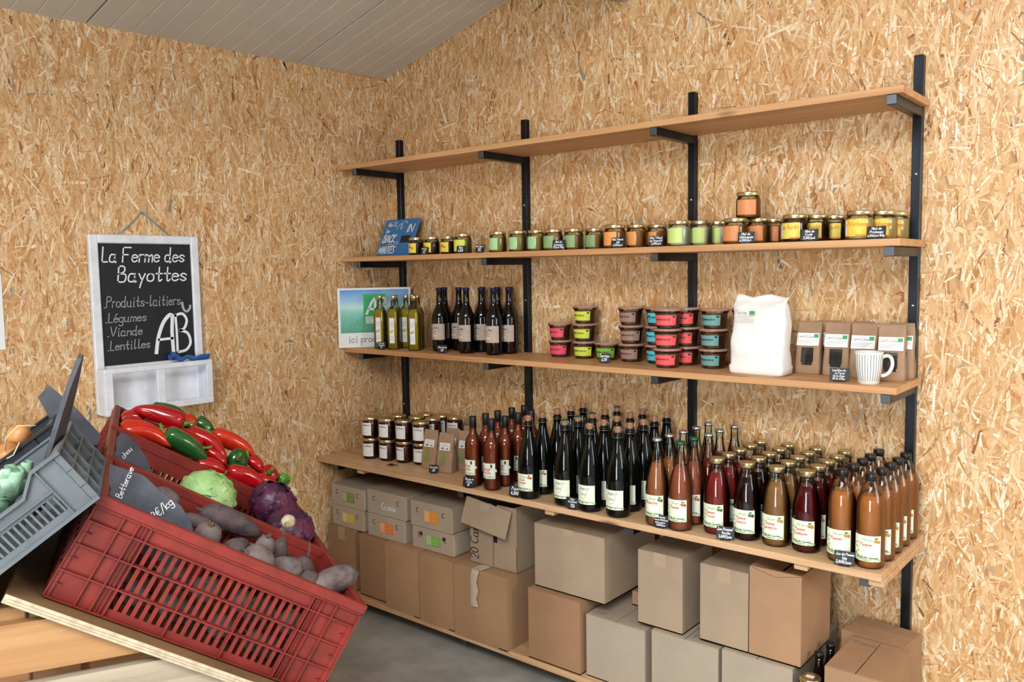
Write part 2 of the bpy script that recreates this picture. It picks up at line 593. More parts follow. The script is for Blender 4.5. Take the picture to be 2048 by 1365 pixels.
# ceiling of ribbed sandwich panels running up the slope, 0.946 m wide each
CEIL = mat('ceiling_panel', (203, 196, 184), 0.5, var=0.04, vscale=2.0)
ce = bpy.data.objects.new('ceiling', None); COL.objects.link(ce); struct(ce)
PW = 0.946
k0 = -7
y_seam = -0.526
for k in range(-6, 2):
    ya, yb = y_seam + (k - 1) * PW + 0.004, y_seam + k * PW - 0.004
    if yb < RY: continue
    yb2 = min(yb, 0.05)
    prof = [(ya, 0.055), (ya, 0.002), (ya + 0.002, 0.0)]
    for j in range(1, 11):
        yy = ya + (yb - ya) * j / 11
        if yy + 0.006 > yb2: break
        prof += [(yy - 0.005, 0.0), (yy - 0.001, 0.0035), (yy + 0.003, 0.0)]
    prof += [(yb2 - 0.002, 0.0), (yb2, 0.002), (yb2, 0.055)]
    vs = []
    for (x) in (-0.1, RX + 0.1):
        vs += [(x, y, zceil(x, y) + d) for y, d in prof]
    n = len(prof)
    bb = MB().add(vs, [(i, i + 1, n + i + 1, n + i) for i in range(n - 1)])
    top = [(x, y, zceil(x, y) + 0.06) for x in (-0.1, RX + 0.1) for y in (prof[0][0], prof[-1][0])]
    bb.add(top, [(0, 1, 3, 2)])
    obj('ceiling_panel', bb, CEIL, ce)
# frame added round the overhead lamp (no roof opening), and frame of the doorway behind the photographer
fr = MB()
sx0, sx1, sy0, sy1 = 2.03, 4.97, -4.72, -2.88
for (xa, xb, ya, yb) in ((sx0 - .06, sx1 + .06, sy0 - .06, sy0), (sx0 - .06, sx1 + .06, sy1, sy1 + .06), (sx0 - .06, sx0, sy0, sy1), (sx1, sx1 + .06, sy0, sy1)):
    vs = [(x, y, zceil(x, y) + d) for d in (-.03, .01) for (x, y) in ((xa, ya), (xb, ya), (xb, yb), (xa, yb))]
    fr.add(vs, [(0, 3, 2, 1), (4, 5, 6, 7), (0, 1, 5, 4), (1, 2, 6, 5), (2, 3, 7, 6), (3, 0, 4, 7)])
struct(obj('trim_2', fr, WHW))
df = MB(); df.box(2.79, 2.85, RY - .02, RY + .02, 0, 2.56); df.box(4.15, 4.21, RY - .02, RY + .02, 0, 2.56); df.box(2.85, 4.15, RY - .02, RY + .02, 2.5, 2.56)
struct(obj('door_1', df, WHW))
# purlin that just shows at the top of the picture
STEELG = mat('painted_steel_grey', (176, 172, 166), 0.5)
b = MB(); b.prism([(1.375, 2.675), (1.437, 2.66), (1.50, 2.675), (1.50, 3.0), (1.375, 2.95)], RY, 0.0)
struct(obj('trim_1', b, STEELG))

# ------------------------------------------------------------------ steel uprights and shelf boards
STEEL = mat('raw_steel', (62, 66, 72), 0.36, metal=0.85, var=0.35, vscale=9, stretch=(1, 1, .35), col2=(30, 32, 36))
STEELC = mat('cut_steel', (104, 110, 116), 0.4, metal=0.9)
SCREW = mat('screw_zinc', (205, 205, 200), 0.3, metal=0.9)
SHW = wood_mat('larch_board', 0, (176, 122, 76), (203, 152, 104), (218, 172, 124))
SHW4 = wood_mat('larch_counter_board', 0, (176, 134, 94), (205, 164, 122), (222, 186, 146))
Z1, Z2, Z3, Z4, Z5, ZT = 2.120, 1.680, 1.238, 0.7256, 0.100, 2.262
T = 0.022
XU = [0.1025, 0.9106, 1.7238, 2.5147]
UW = 0.029
pos_word = ['next to the corner', 'second from the corner', 'third from the corner', 'at the right end of the shelves']
for i, x in enumerate(XU):
    t = thing('shelf_upright', 'raw black steel upright with welded shelf arms, ' + pos_word[i], 'upright', (x, 0, 0), 0, 'steel shelf uprights')
    obj('post', MB().cbox(0, UW, -UW, -0.001, 0.0, ZT, 0.002), STEEL, t)
    for zz, reach in ((Z1, .312), (Z2, .305), (Z3, .305), (Z4, .475), (Z5, .47)):
        a = obj('bracket_arm', MB().cbox(0.0, UW, -reach, -UW + 0.001, zz - T - UW - .001, zz - T - .001, 0.002), STEEL, t)
        obj('end_cap', MB().cbox(0.001, UW - 0.001, -reach - 0.0015, -reach + 0.0005, zz - T - UW, zz - T - .002, 0.0006), STEELC, a)
    for zz in (1.86, 1.44, 0.93):
        s = MB(); s.lathe([(0.0045, 0), (0.0045, 0.001), (0.003, 0.0025), (0.0005, 0.003)], 10)
        s.xf(Matrix.Translation((UW / 2, -UW, zz + (i % 2) * .03)) @ Matrix.Rotation(radians(90), 4, 'X'))
        obj('screw', s, SCREW, t)
XR = 2.562
def shelf(name, label, z, d, mats, xr=XR, x0=0.004):
    # notched at the back around the posts
    t = tag(obj(name, MB().cbox(x0, xr, -d, -UW - 0.002, z - T, z, 0.0015), mats), label, 'shelf')
    return t
shelf('wall_shelf', 'empty topmost wooden shelf board of the steel rack', Z1, .315, SHW)
shelf('wall_shelf', 'wooden shelf board carrying the row of honey jars', Z2, .315, SHW)
shelf('wall_shelf', 'wooden shelf board carrying beer, oil, terrine pots and paper bags', Z3, .315, SHW)
t = thing('counter_shelf', 'deep wooden shelf carrying the juice and cider bottles', 'shelf', (0, 0, 0))
obj('plank', MB().cbox(0.004, XR + .02, -.497, -.263, Z4 - T, Z4, 0.0015), SHW4, t)
obj('plank', MB().cbox(0.004, XR + .02, -.261, -UW - .003, Z4 - T, Z4, 0.0015), SHW4, t)
for x in (0.30, 1.39, 2.345, 2.563):
    obj('cleat', MB().cbox(x - .02, x + .022, -.485, -.04, Z4 - T - .02, Z4 - T - .0005, 0.002), SHW4, t)
t = thing('base_shelf', 'lowest wooden shelf just above the floor under the cardboard boxes', 'shelf', (0, 0, 0))
obj('plank', MB().cbox(0.004, XR + .05, -.500, -.27, Z5 - T, Z5, 0.0015), SHW4, t)
obj('plank', MB().cbox(0.004, XR + .05, -.268, -UW - .002, Z5 - T, Z5, 0.0015), SHW4, t)

# ------------------------------------------------------------------ shared materials
GLASS = glass_mat('clear_glass')
GOLD = mat('gold_lid', (206, 186, 138), 0.26, metal=0.9)
SILVER = mat('silver_cap', (200, 202, 205), 0.28, metal=0.9)
BLACKP = mat('black_plastic', (20, 20, 22), 0.35)
PAPER = mat('white_paper', (236, 236, 232), 0.6)
CREAM = mat('cream_label', (232, 236, 214), 0.6)
INK = mat('ink_black', (40, 40, 44), 0.6)
INKG = mat('ink_grey', (130, 132, 136), 0.6)
INKR = mat('ink_red', (206, 84, 66), 0.6)
LEAFG = mat('print_leaf_green', (150, 186, 120), 0.6)
LEAFD = mat('print_dark_green', (70, 104, 56), 0.6)
ORANGE = mat('print_orange', (222, 138, 60), 0.6)
CHALK = mat('chalk_white', (232, 234, 236), 0.9)
CHALKG = mat('chalk_faint', (168, 172, 178), 0.9)
SLATE = mat('tag_slate', (28, 30, 34), 0.55)
KRAFT = mat('kraft_paper', (158, 126, 98), 0.7, var=0.08, vscale=14)
KRAFT2 = mat('kraft_paper_pale', (166, 134, 106), 0.7, var=0.08, vscale=14)

# ------------------------------------------------------------------ price tags
def price_tag(lines, loc, rz, label, w=0.052, h=0.035, tilt=12):
    t = thing('price_tag', label, 'price tag', loc, rz, 'small chalk price tags')
    ti = radians(tilt)
    Mx = Matrix.Translation((0, 0, 0.003)) @ Matrix.Rotation(-ti, 4, 'X')
    obj('plate', MB().cbox(-w / 2, w / 2, -0.001, 0.001, 0, h, 0.0006).xf(Mx), SLATE, t)
    fl = Flat()
    n = len(lines)
    lh = h * 0.88 / n
    for k, s in enumerate(lines):
        th = min(lh * 0.72, (w * 0.9) / max(0.01, text_width(s, 1.0)))
        fl.text(s, random.uniform(-.002, .002), h - h * .06 - lh * (k + 0.80), th, th * 0.17, 0, align='c', slant=0.15)
    obj('lettering', fl.mb(lambda x, y, l: (x, -0.0014, y)).xf(Mx), CHALK, t)
    obj('foot', MB().cbox(-w * .28, w * .28, -0.006, 0.012, 0.0, 0.005, 0.001), SLATE, t)
    return t

# ------------------------------------------------------------------ jars on the honey shelf
def rnd_label_lines(fl, x0, x1, y, n, w, mat_i, seed, hgap):
    rr = random.Random(seed)
    for k in range(n):
        a = x0 + (x1 - x0) * rr.uniform(0, .08)
        b = x0 + (x1 - x0) * rr.uniform(.55, 1.0)
        fl.line([(a, y - k * hgap), (b, y - k * hgap)], w, mat_i)
def honey_kind(r, h, content, label_col, style, name='honey_jar', lid=GOLD, half=0.85, text_mat=None):
    def make():
        t = thing(name, '', 'jar')
        zl = h - 0.013
        body = [(r * .80, 0.0), (r * .95, 0.002), (r, 0.007), (r, zl - .016), (r * .97, zl - .009), (r * .88, zl - .003), (r * .88, zl + .002)]
        obj('glass', MB().lathe(body, 28), GLASS, t)
        q = 0.0022
        fill = [(r * .78, q), (r - q, 0.008), (r - q, zl - .016), (r * .93, zl - .010)]
        obj('contents', MB().lathe(fill, 28), content, t)
        obj('lid', MB().lathe([(r * .93, zl - .001), (r * .955, zl + .001), (r * .955, h - .003), (r * .93, h - .0005), (r * .86, h), (r * .84, h - .0012)], 28), lid, t)
        fl = Flat()
        lw = r * half * 1.0
        y0, y1 = h * .12, zl - .014
        fl.rect(-lw, y0, lw, y1, 0, 0, 10)
        hh = y1 - y0
        if style == 'word':
            fl.text('de Printemps' if label_col[1] > 185 and label_col[0] > 235 else 'de forêt', lw * .08, y0 + hh * .60, hh * .27, .0018, 1, align='c', sp=1.0)
            fl.rect(-lw * .92, y0 + hh * .12, -lw * .70, y1 - hh * .08, 2, 1, 2)
            rnd_label_lines(fl, -lw * .45, lw * .8, y0 + hh * .4, 2, .0012, 2, 4, hh * .14)
            fl.rect(lw * .05, y0, lw, y0 + hh * .10, 3, 1, 4)
        elif style == 'flower':
            for (a, bb, rr_) in ((-.3, .62, .16), (.1, .55, .2), (.45, .48, .14), (-.05, .72, .12)):
                fl.disc(lw * a, y0 + hh * bb, lw * rr_, hh * .10, 1, 1, 9)
            rnd_label_lines(fl, -lw * .7, lw * .6, y0 + hh * .32, 2, .001, 2, 9, hh * .14)
        else:
            rnd_label_lines(fl, -lw * .8, lw * .75, y0 + hh * .72, 2, .0024, 1, 2, hh * .17)
            rnd_label_lines(fl, -lw * .8, lw * .5, y0 + hh * .34, 2, .0011, 2, 5, hh * .13)
        obj('label', fl.mb(cyl_fn(r)), [mat('lab_%d_%d_%d' % label_col, label_col, 0.5), text_mat or PAPER, PAPER, ORANGE], t)
        return t
    return Kind(make)
HON = {
 'amber': mat('honey_amber', (174, 108, 46), 0.2, trans=0.15, var=0.1, vscale=30),
 'dark': mat('honey_dark', (70, 40, 18), 0.25, trans=0.2),
 'cream': mat('honey_cream', (214, 178, 108), 0.4),
 'white': mat('honey_white', (212, 206, 178), 0.4),
 'gold': mat('honey_gold', (172, 146, 66), 0.2, trans=0.2),
 'brown': mat('honey_brown', (158, 112, 68), 0.25),
 'choc': mat('jam_chocolate', (52, 26, 16), 0.3),
 'pesto': mat('pesto_green', (150, 146, 70), 0.5, var=0.25, vscale=120),
}
TXO = mat('text_orange', (214, 134, 44), 0.6)
TXG = mat('text_green', (120, 160, 70), 0.6)
YEL = (232, 214, 70)
kinds = {
 'yellow': honey_kind(.036, .080, HON['choc'], YEL, 'flower', text_mat=INKR, name='jam_jar'),
 'pesto': honey_kind(.039, .086, HON['pesto'], (226, 222, 92), 'lines', name='spread_jar', text_mat=INKG),
 'green': honey_kind(.037, .086, HON['gold'], (166, 210, 150), 'lines', text_mat=TXG),
 'campagne': honey_kind(.039, .083, HON['brown'], (140, 168, 112), 'lines'),
 'orange': honey_kind(.0405, .087, HON['amber'], (232, 156, 82), 'lines', text_mat=INKR),
 'white': honey_kind(.0415, .089, HON['white'], (196, 216, 122), 'lines', text_mat=TXG),
 'chataignier': honey_kind(.0405, .087, HON['amber'], (216, 138, 84), 'lines', text_mat=PAPER),
 'foret': honey_kind(.041, .088, HON['dark'], (226, 206, 92), 'word', text_mat=TXO),
 'printemps': honey_kind(.0415, .089, HON['cream'], (240, 196, 72), 'word', text_mat=TXO),
}
JROW = [
 ('yellow', 'dark spread jar with bright yellow flowered label', [(.480, -.262), (.573, -.258), (.655, -.235)], 'yellow label spread jars'),
 ('green', 'clear honey jar with mint green label', [(.968, -.262), (1.062, -.245), (1.145, -.225)], 'mint green label honey jars'),
 ('campagne', 'brown honey jar with dull green label', [(1.258, -.262), (1.338, -.236), (1.398, -.178)], 'dull green label honey jars'),
 ('orange', 'amber honey jar with light orange label', [(1.545, -.262), (1.606, -.205), (1.652, -.135)], 'light orange label honey jars'),
 ('white', 'white creamed honey jar with lime green label', [(1.815, -.262), (1.861, -.190), (1.886, -.108)], 'lime green label honey jars'),
 ('chataignier', 'amber honey jar with brick orange label', [(2.026, -.262), (2.076, -.190), (2.094, -.107)], 'brick orange label honey jars'),
 ('foret', 'dark forest honey jar with yellow label', [(2.230, -.262), (2.273, -.188), (2.302, -.108), (2.190, -.170)], 'forest honey jars'),
 ('printemps', 'pale spring honey jar with golden yellow label', [(2.430, -.262), (2.478, -.190), (2.490, -.105)], 'spring honey jars'),
]
ordw = ['at the front of its row', 'second from the front', 'third from the front', 'behind the front one']
for key, lab, spots, grp in JROW:
    for k, (x, y) in enumerate(spots):
        kinds[key].put((x, y, Z2), random.uniform(-.1, .1) - 0.12 - (0.2 if key in ('orange', 'green') and k else 0.0), lab + ', ' + ordw[k], grp)
kinds['chataignier'].put((2.055, -.226, Z2 + .087), 0.2, 'amber honey jar with brick orange label stacked on top of two others', 'brick orange label honey jars')
kinds['pesto'].put((.757, -.25, Z2), 0.1, 'single jar of green spread with yellow label and shiny lid', 'green spread jar')
for lines, x, lab in [
    (["Moutarde", "6,30€", "200g"], .573, 'black price tag in front of the yellow flowered labels'),
    (["Miel", "4,50€"], .795, 'black price tag in front of the green spread jar'),
    (["Miel fleurs", "6,30€", "500g"], .905, 'black price tag standing alone in a gap on the honey shelf'),
    (["Miel de", "Campagne", "7€/pot 500g"], 1.315, 'black price tag reading Campagne among the honey jars'),
    (["Miel fleurs", "été", "6,30€/pot"], 1.585, 'black price tag before the light orange honey labels'),
    (["Miel Tilleul", "de Pissenlit", "6,30€/pot"], 1.745, 'black price tag left of the creamed white honey'),
    (["Miel de", "Châtaignier", "6,30€/pot"], 2.083, 'black price tag reading Châtaignier on the honey shelf'),
    (["Miel de", "Forêt", "7,30€/pot"], 2.292, 'black price tag reading Forêt on the honey shelf'),
    (["Miel de", "Printemps", "6,30€/pot 500g"], 2.492, 'black price tag reading Printemps on the honey shelf')]:
    price_tag(lines, (x, -.306, Z2), random.uniform(0, .3), lab, w=0.054 if x > 1 else 0.044, h=.036 if x > 1 else .030)

# blue sign leaning on the corner post
BLUE = mat('sign_blue', (58, 116, 172), 0.55)
t = thing('blue_sign', 'blue leaning sign with white lettering BACK IN MINUTES', 'sign', (0.165, -.135, Z2), 0)
Mx = Matrix.Rotation(radians(-24), 4, 'X')
obj('panel', MB().cbox(-.115, .125, 0, .008, .0015, .205, .0015).xf(Mx), BLUE, t)
fl = Flat()
def ftext(s, x, y, h, sp=1.0, w=.004, sl=.2):
    fl.text(s, x, y, h, w, 0, sp=sp, slant=sl)
ftext("We'll", -.09, .165, .026, 1.0, .0028)
ftext("be", -.09, .132, .022, 1.0, .0028)
ftext("BACK", -.098, .080, .040, .82, .006)
ftext("IN", .050, .132, .040, 1.35, .005)
ftext("MINUTES", -.106, .020, .036, .70, .005)
fl.line(smooth_line([(-.02, .150), (.0, .180), (.02, .160), (.012, .150), (.005, .165), (.022, .190), (.044, .188), (.040, .178)]), .0026, 0)
fl.line(smooth_line([(-.05, .062), (-.03, .070), (-.01, .060), (-.005, .072), (.01, .082), (.02, .072), (.008, .066)]), .0026, 0)
obj('lettering', fl.mb(plane_fn()).xf(Mx), PAPER, t)
obj('slate_patch', MB().cbox(.035, .10, -.003, 0, .075, .112, .0008).xf(Mx), SLATE, t)

# ------------------------------------------------------------------ second shelf: poster, oil, beer
t = thing('farm_poster', 'white bordered organic farming poster with field picture behind the oil bottles', 'poster', (0.012, -.352, Z3), math.atan2(.31, .19))
obj('card', MB().cbox(0, .362, 0, .004, 0, .292, .001), PAPER, t)
sky = bpy.data.materials.new('poster_picture'); sky.use_nodes = True
nt = sky.node_tree; L = nt.links.new
tc = nd(nt, 'ShaderNodeTexCoord'); sp = nd(nt, 'ShaderNodeSeparateXYZ'); L(tc.outputs['Object'], sp.inputs[0])
rp = nd(nt, 'ShaderNodeValToRGB'); el = rp.color_ramp.elements
mr = nd(nt, 'ShaderNodeMapRange'); mr.inputs['From Min'].default_value = .07; mr.inputs['From Max'].default_value = .285
L(sp.outputs[2], mr.inputs['Value']); L(mr.outputs[0], rp.inputs['Fac'])
for k in range(3): el.new(.5)
for k, (p, c) in enumerate([(0, (84, 156, 132)), (.48, (136, 208, 186)), (.60, (186, 222, 220)), (.75, (150, 196, 230)), (1, (88, 150, 210))]):
    el[k].position = p; el[k].color = lin(c)
wv = nd(nt, 'ShaderNodeTexNoise', _Scale=14.0, _Detail=3.0); L(tc.outputs['Object'], wv.inputs['Vector'])
mx = nd(nt, 'ShaderNodeMix', data_type='RGBA', blend_type='SOFT_LIGHT'); mx.inputs[0].default_value = .8
L(rp.outputs[0], mx.inputs[6]); L(wv.outputs['Color'], mx.inputs[7])
L(mx.outputs[2], nt.nodes['Principled BSDF'].inputs['Base Color']); nt.nodes['Principled BSDF'].inputs['Roughness'].default_value = .35
ABG = mat('poster_logo_green', (60, 168, 100), 0.4)
fl = Flat()
fl.rect(.012, .072, .350, .282, 0, 0)
for k in range(12):                     # crop rows running to the horizon
    fl.line([(.02 + k * .03, .076), (.12 + k * .011, .150)], .0022, 2, 1)
fl.rect(.125, .115, .235, .262, 1, 1)
fl.rect(.133, .117, .228, .150, 4, 2)
fl.text('AB', .140, .165, .075, .011, 4, layer=3, slant=.25, sp=.9)
fl.text('AGRICULTURE', .136, .136, .010, .0018, 1, layer=3, sp=1.15)
fl.text('BIOLOGIQUE', .136, .121, .010, .0018, 1, layer=3, sp=1.25)
fl.text('ici produits bio', .050, .025, .036, .0034, 3, layer=2)
obj('picture', fl.mb(plane_fn()), [sky, ABG, mat('poster_row_green', (66, 150, 110), .5), INKG, PAPER], t)

OIL = mat('olive_oil', (212, 178, 36), 0.04, trans=0.4, ior=1.25)
def make_oil():
    t = thing('oil_bottle', '', 'bottle', group='square oil bottles')
    a = .026
    def sq(prof, inset=0.0, seg=8):
        m = MB()
        vs = []
        for r, z, rd in prof:
            for k in range(32):
                th = 2 * pi * k / 32 + pi / 32
                c, s_ = cos(th), sin(th)
                n = 2 + 10 * (1 - rd)
                d = (abs(c) ** n + abs(s_) ** n) ** (-1 / n)
                vs.append((r * c * d, r * s_ * d, z))
        fs = [(i * 32 + k, i * 32 + (k + 1) % 32, (i + 1) * 32 + (k + 1) % 32, (i + 1) * 32 + k) for i in range(len(prof) - 1) for k in range(32)]
        fs += [tuple(range(31, -1, -1)), tuple((len(prof) - 1) * 32 + k for k in range(32))]
        return m.add(vs, fs, 0, True)
    obj('glass', sq([(a - .002, 0, 0), (a, .003, 0), (a, .165, 0), (a * .9, .180, .2), (.018, .196, .7), (.012, .206, 1), (.0115, .238, 1)]), GLASS, t)
    obj('oil', sq([(a - .004, .003, 0), (a - .002, .006, 0), (a - .002, .163, 0), (a * .84, .178, .2), (.016, .192, .7)]), OIL, t)
    obj('cap', MB().lathe([(.0128, .232), (.0128, .254), (.0115, .256)], 16), GOLD, t)
    fl = Flat()
    fl.rect(-.0125, .030, .0125, .150, 0, 0)
    fl.disc(.002, .088, .008, .007, 1); fl.disc(-.005, .083, .006, .005, 2)
    for k in range(4): fl.line([(-.009, .128 - k * .006), (.008, .128 - k * .006)], .0012, 3)
    for k in range(3): fl.line([(-.009, .062 - k * .007), (.006, .062 - k * .007)], .0012, 3)
    obj('label', fl.mb(lambda x, y, l: (x, -a - .0006 - l * .0003, y)), [PAPER, mat('oil_flower', (226, 206, 80), .6), LEAFG, INKG], t)
    return t
K = Kind(make_oil)
oil = [(.190, -.237, 'leftmost in the front row before the poster'), (.286, -.237, 'second in the front row before the poster'), (.422, -.232, 'at the right end of the front row'),
       (.196, -.152, 'half hidden behind the leftmost one'), (.285, -.155, 'in the middle of the back row'), (.370, -.160, 'right in the back row'), (.255, -.085, 'farthest back near the poster')]
oil[3] = (.225, -.168, oil[3][2])
for x, y, w in oil:
    K.put((x, y, Z3), .42, 'square clear bottle of golden oil, ' + w, 'square oil bottles')
BEER = mat('beer_glass', (14, 8, 6), 0.05, spec=0.5)
NAVY = mat('crown_cap_navy', (38, 36, 86), 0.4, metal=0.3)
def make_beer():
    t = thing('beer_bottle', '', 'bottle', group='dark beer bottles')
    obj('glass', MB().lathe([(.030, 0), (.0355, .004), (.0365, .012), (.0365, .150), (.034, .172), (.026, .193), (.0175, .212), (.0145, .232), (.0135, .276), (.0145, .279), (.0145, .284), (.0125, .286)], 26), BEER, t)
    obj('cap', MB().lathe([(.0158, .282), (.0160, .287), (.0145, .2915), (.010, .2925)], 18), NAVY, t)
    fl = Flat()
    fl.rect(-.040, .055, .040, .128, 0, 0, 12)
    fl.disc(-.004, .110, .018, .012, 1, 1, 16); fl.disc(-.004, .111, .0155, .0098, 2, 2, 16)
    for k in range(3): fl.poly([(-.016 + k * .009, .106), (-.009 + k * .009, .106), (-.0115 + k * .009, .117)], 1, 3)
    fl.disc(.012, .090, .017, .007, 3, 1, 12); fl.disc(.024, .097, .012, .006, 4, 1, 12)
    fl.text('Bière', -.030, .070, .012, .0016, 2, slant=.2)
    fl.line([(-.030, .062), (.030, .062)], .0012, 5)
    obj('label', fl.mb(cyl_fn(.0365)), [mat('beer_label', (186, 166, 146), .6), mat('ship_blue', (44, 56, 96), .6), PAPER, mat('sand', (214, 164, 110), .6), mat('haze_blue', (130, 156, 188), .6), INKG], t)
    return t
K = Kind(make_beer)
beer = [(.552, -.195, 'front left'), (.723, -.2, 'front centre behind the price tag'), (.880, -.195, 'front right'), (.598, -.115, 'second row left'), (.740, -.118, 'second row centre'),
        (.899, -.113, 'rightmost by the upright'), (.508, -.118, 'rear left'), (.772, -.043, 'back row centre'), (.682, -.045, 'back row left of centre'), (.846, -.045, 'back row right')]
for x, y, w in beer:
    K.put((x, y, Z3), random.uniform(.05, .3), 'dark brown beer bottle with navy cap and ship label, ' + w, 'dark beer bottles')
price_tag(["Huile de", "Cameline", "5€"], (.245, -.285, Z3), .3, 'black price tag at the foot of the oil bottles', w=.044, h=.034)
price_tag(["Bière blonde", "5€"], (.625, -.262, Z3), .25, 'black price tag at the foot of the beer bottles', w=.050, h=.034)

# ------------------------------------------------------------------ terrine pots
RING = mat('rubber_ring', (196, 108, 98), 0.55)
TERR = mat('terrine_meat', (152, 106, 76), 0.3, var=0.25, vscale=70, coat=0.4)
LIDG = mat('glass_lid', (196, 168, 152), 0.12, trans=0.35, coat=0.5)
def pot_kind(col, dark):
    def make():
        t = thing('terrine_pot', '', 'jar')
        obj('contents', MB().lathe([(.036, 0.001), (.0395, .003), (.0445, .050), (.046, .055)], 26), TERR, t)
        obj('glass', MB().lathe([(.037, 0), (.0405, .002), (.0465, .054), (.0515, .060), (.052, .064)], 26), GLASS, t)
        rg_ = MB().lathe([(.0505, .0632), (.0535, .0634), (.0535, .0655), (.0505, .0657)], 26)
        rg_.cbox(-.006, .006, -.0565, -.051, .0630, .0655, .0006)
        obj('rubber_ring', rg_, RING, t)
        obj('lid', MB().lathe([(.0525, .0657), (.0525, .069), (.050, .0715), (.044, .0705), (.042, .072)], 26), LIDG, t)
        fl = Flat()
        fl.rect(-.040, .012, .040, .049, 0, 0, 12)
        fl.text('TERRINE DE PORC BIO', -.036 if not dark else -.020, .0300, .0052, .0010, 1, sp=.92 if not dark else .72)
        fl.line([(-.030 if not dark else -.018, .023), (.026, .023)], .0008, 1)
        fl.rect(.027, .040, .036, .046, 1, 1, 1)
        if dark:
            fl.poly([(-.030 + .009 * cos(pi / 3 * k + pi / 6), .031 + .010 * sin(pi / 3 * k + pi / 6)) for k in range(6)], 2, 1)
        obj('label', fl.mb(cyl_fn(.0412, cone=.11)), [mat('pot_label_%d_%d_%d' % col, col, .5), INK, mat('hex_navy', (32, 48, 74), .5)], t)
        return t
    return Kind(make)
PK = {'pink': pot_kind((232, 76, 104), 0), 'lime': pot_kind((204, 214, 72), 0), 'green': pot_kind((126, 182, 70), 0), 'taupe': pot_kind((156, 122, 110), 0),
      'turq': pot_kind((84, 190, 204), 1), 'coral': pot_kind((240, 92, 92), 0), 'teal': pot_kind((110, 160, 158), 1)}
stacks = [('pink', 'magenta', 1.167, -.095, 2, 'leftmost stack'), ('lime', 'lime yellow', 1.293, -.095, 3, 'second stack'), ('green', 'grass green', 1.402, -.100, 1, ''), ('taupe', 'taupe', 1.516, -.098, 3, 'stack'),
          ('turq', 'turquoise', 1.636, -.095, 3, 'stack'), ('coral', 'coral red', 1.735, -.205, 3, 'front stack'), ('coral', 'coral red', 1.757, -.092, 3, 'rear stack'), ('teal', 'greyish teal', 1.888, -.135, 3, 'stack'),
          ('coral', 'coral red', 1.955, -.040, 3, 'stack half hidden by the white sack')]
stacks[8] = ('coral', 'coral red', 1.93, -.052 + .0, 3, 'stack half hidden by the white sack')
lev = {1: ['single'], 2: ['lower', 'upper'], 3: ['bottom', 'middle', 'top']}
for key, cw, x, y, n, st in stacks:
    if st.startswith('stack half'): x, y = 1.975, -.058
    for k in range(n):
        lab = ('%s terrine pot with %s label, %s' % (lev[n][k], cw, st)) if n > 1 else 'single terrine pot with grass green label behind the price tag'
        PK[key].put((x + random.uniform(-.002, .002), y + random.uniform(-.002, .002), Z3 + k * .0728), random.uniform(-.15, .35), lab.rstrip(', '), 'terrine pots with coloured labels')
price_tag(["Terrine", "6,5€"], (1.465, -.215, Z3), .3, 'black price tag in front of the terrine pots', w=.046, h=.034)

# ------------------------------------------------------------------ white sack, kraft packets, mug
SACK = mat('white_sack_paper', (236, 232, 226), 0.65, bump=0.6, bscale=26)
ECO = mat('eco_green', (60, 158, 96), 0.5)
def loft(rings, n=28):
    """closed bag from superellipse rings (half width, half depth, z, squareness, x shift, y shift)"""
    m = MB(); vs = []
    for hw, hd, z, sq_, dx, dy in rings:
        for k in range(n):
            th = 2 * pi * k / n
            e = 2.0 / (2 + 6 * sq_)
            c, s_ = cos(th), sin(th)
            vs.append((dx + hw * math.copysign(abs(c) ** e, c), dy + hd * math.copysign(abs(s_) ** e, s_), z))
    fs = [(i * n + k, i * n + (k + 1) % n, (i + 1) * n + (k + 1) % n, (i + 1) * n + k) for i in range(len(rings) - 1) for k in range(n)]
    fs += [tuple(range(n - 1, -1, -1)), tuple((len(rings) - 1) * n + k for k in range(n))]
    return m.add(vs, fs, 0, True)
def crumple(m, amp, freq, seed, zmin=0.004):
    rr = random.Random(seed)
    ph = [rr.uniform(0, 6.28) for _ in range(9)]
    out = []
    for x, y, z in m.v:
        a = amp * (sin(x * freq + ph[0] + 3 * sin(z * freq * .6 + ph[1])) + .7 * sin(z * freq * 1.3 + ph[2] + 2 * sin(x * freq * .8 + ph[3])) + .5 * sin((x + z) * freq * 1.9 + ph[4]))
        b_ = amp * .6 * (sin(z * freq * 1.1 + ph[5]) + sin(y * freq * 1.7 + z * freq * .5 + ph[6]))
        k = 0 if z < zmin else 1
        out.append((x + b_ * k, y + a * k, z + (b_ * .6 * k)))
    m.v = out
    return m
t = thing('flour_sack', 'large white paper sack with a small printed green logo', 'sack', (2.098, -.215, Z3), -.05)
rings = [(.090, .044, 0, .8, 0, 0), (.098, .050, .006, .8, 0, 0), (.099, .052, .028, .75, 0, 0), (.0945, .047, .034, .75, 0, 0)]
for k in range(1, 12):
    z = .034 + k * .0185
    rings.append((.095 - .002 * (k > 8), .049 * (1 - (k / 13) ** 3 * .75), z, .7 - .03 * k, 0, 0.002 * k * .3))
rings += [(.093, .007, .250, .2, 0, .006), (.0945, .004, .258, .2, .001, .008), (.094, .003, .266, .2, 0, .010)]
sk = loft(rings, 40)
crumple(sk, .0030, 42, 3); crumple(sk, .0014, 105, 8)
sk.v = [(x, y, z + (.006 * sin(x * 60) if z > .255 else 0)) for x, y, z in sk.v]
obj('bag', sk, SACK, t)
fl = Flat()
fl.rect(-.008, .205, .010, .217, 1, 0); fl.text('Farine', -.058, .206, .012, .0012, 0)
for k in range(4): fl.line([(-.06 + .012 * (k == 0), .196 - k * .006), (.012 - .012 * (k == 0), .196 - k * .006)], .0009, 0)
obj('print', fl.mb(lambda x, y, l: (x - .012, -.0575 + l * -.0003 + max(0, (y - .15)) * .22, y)), [INKG, ECO], t)

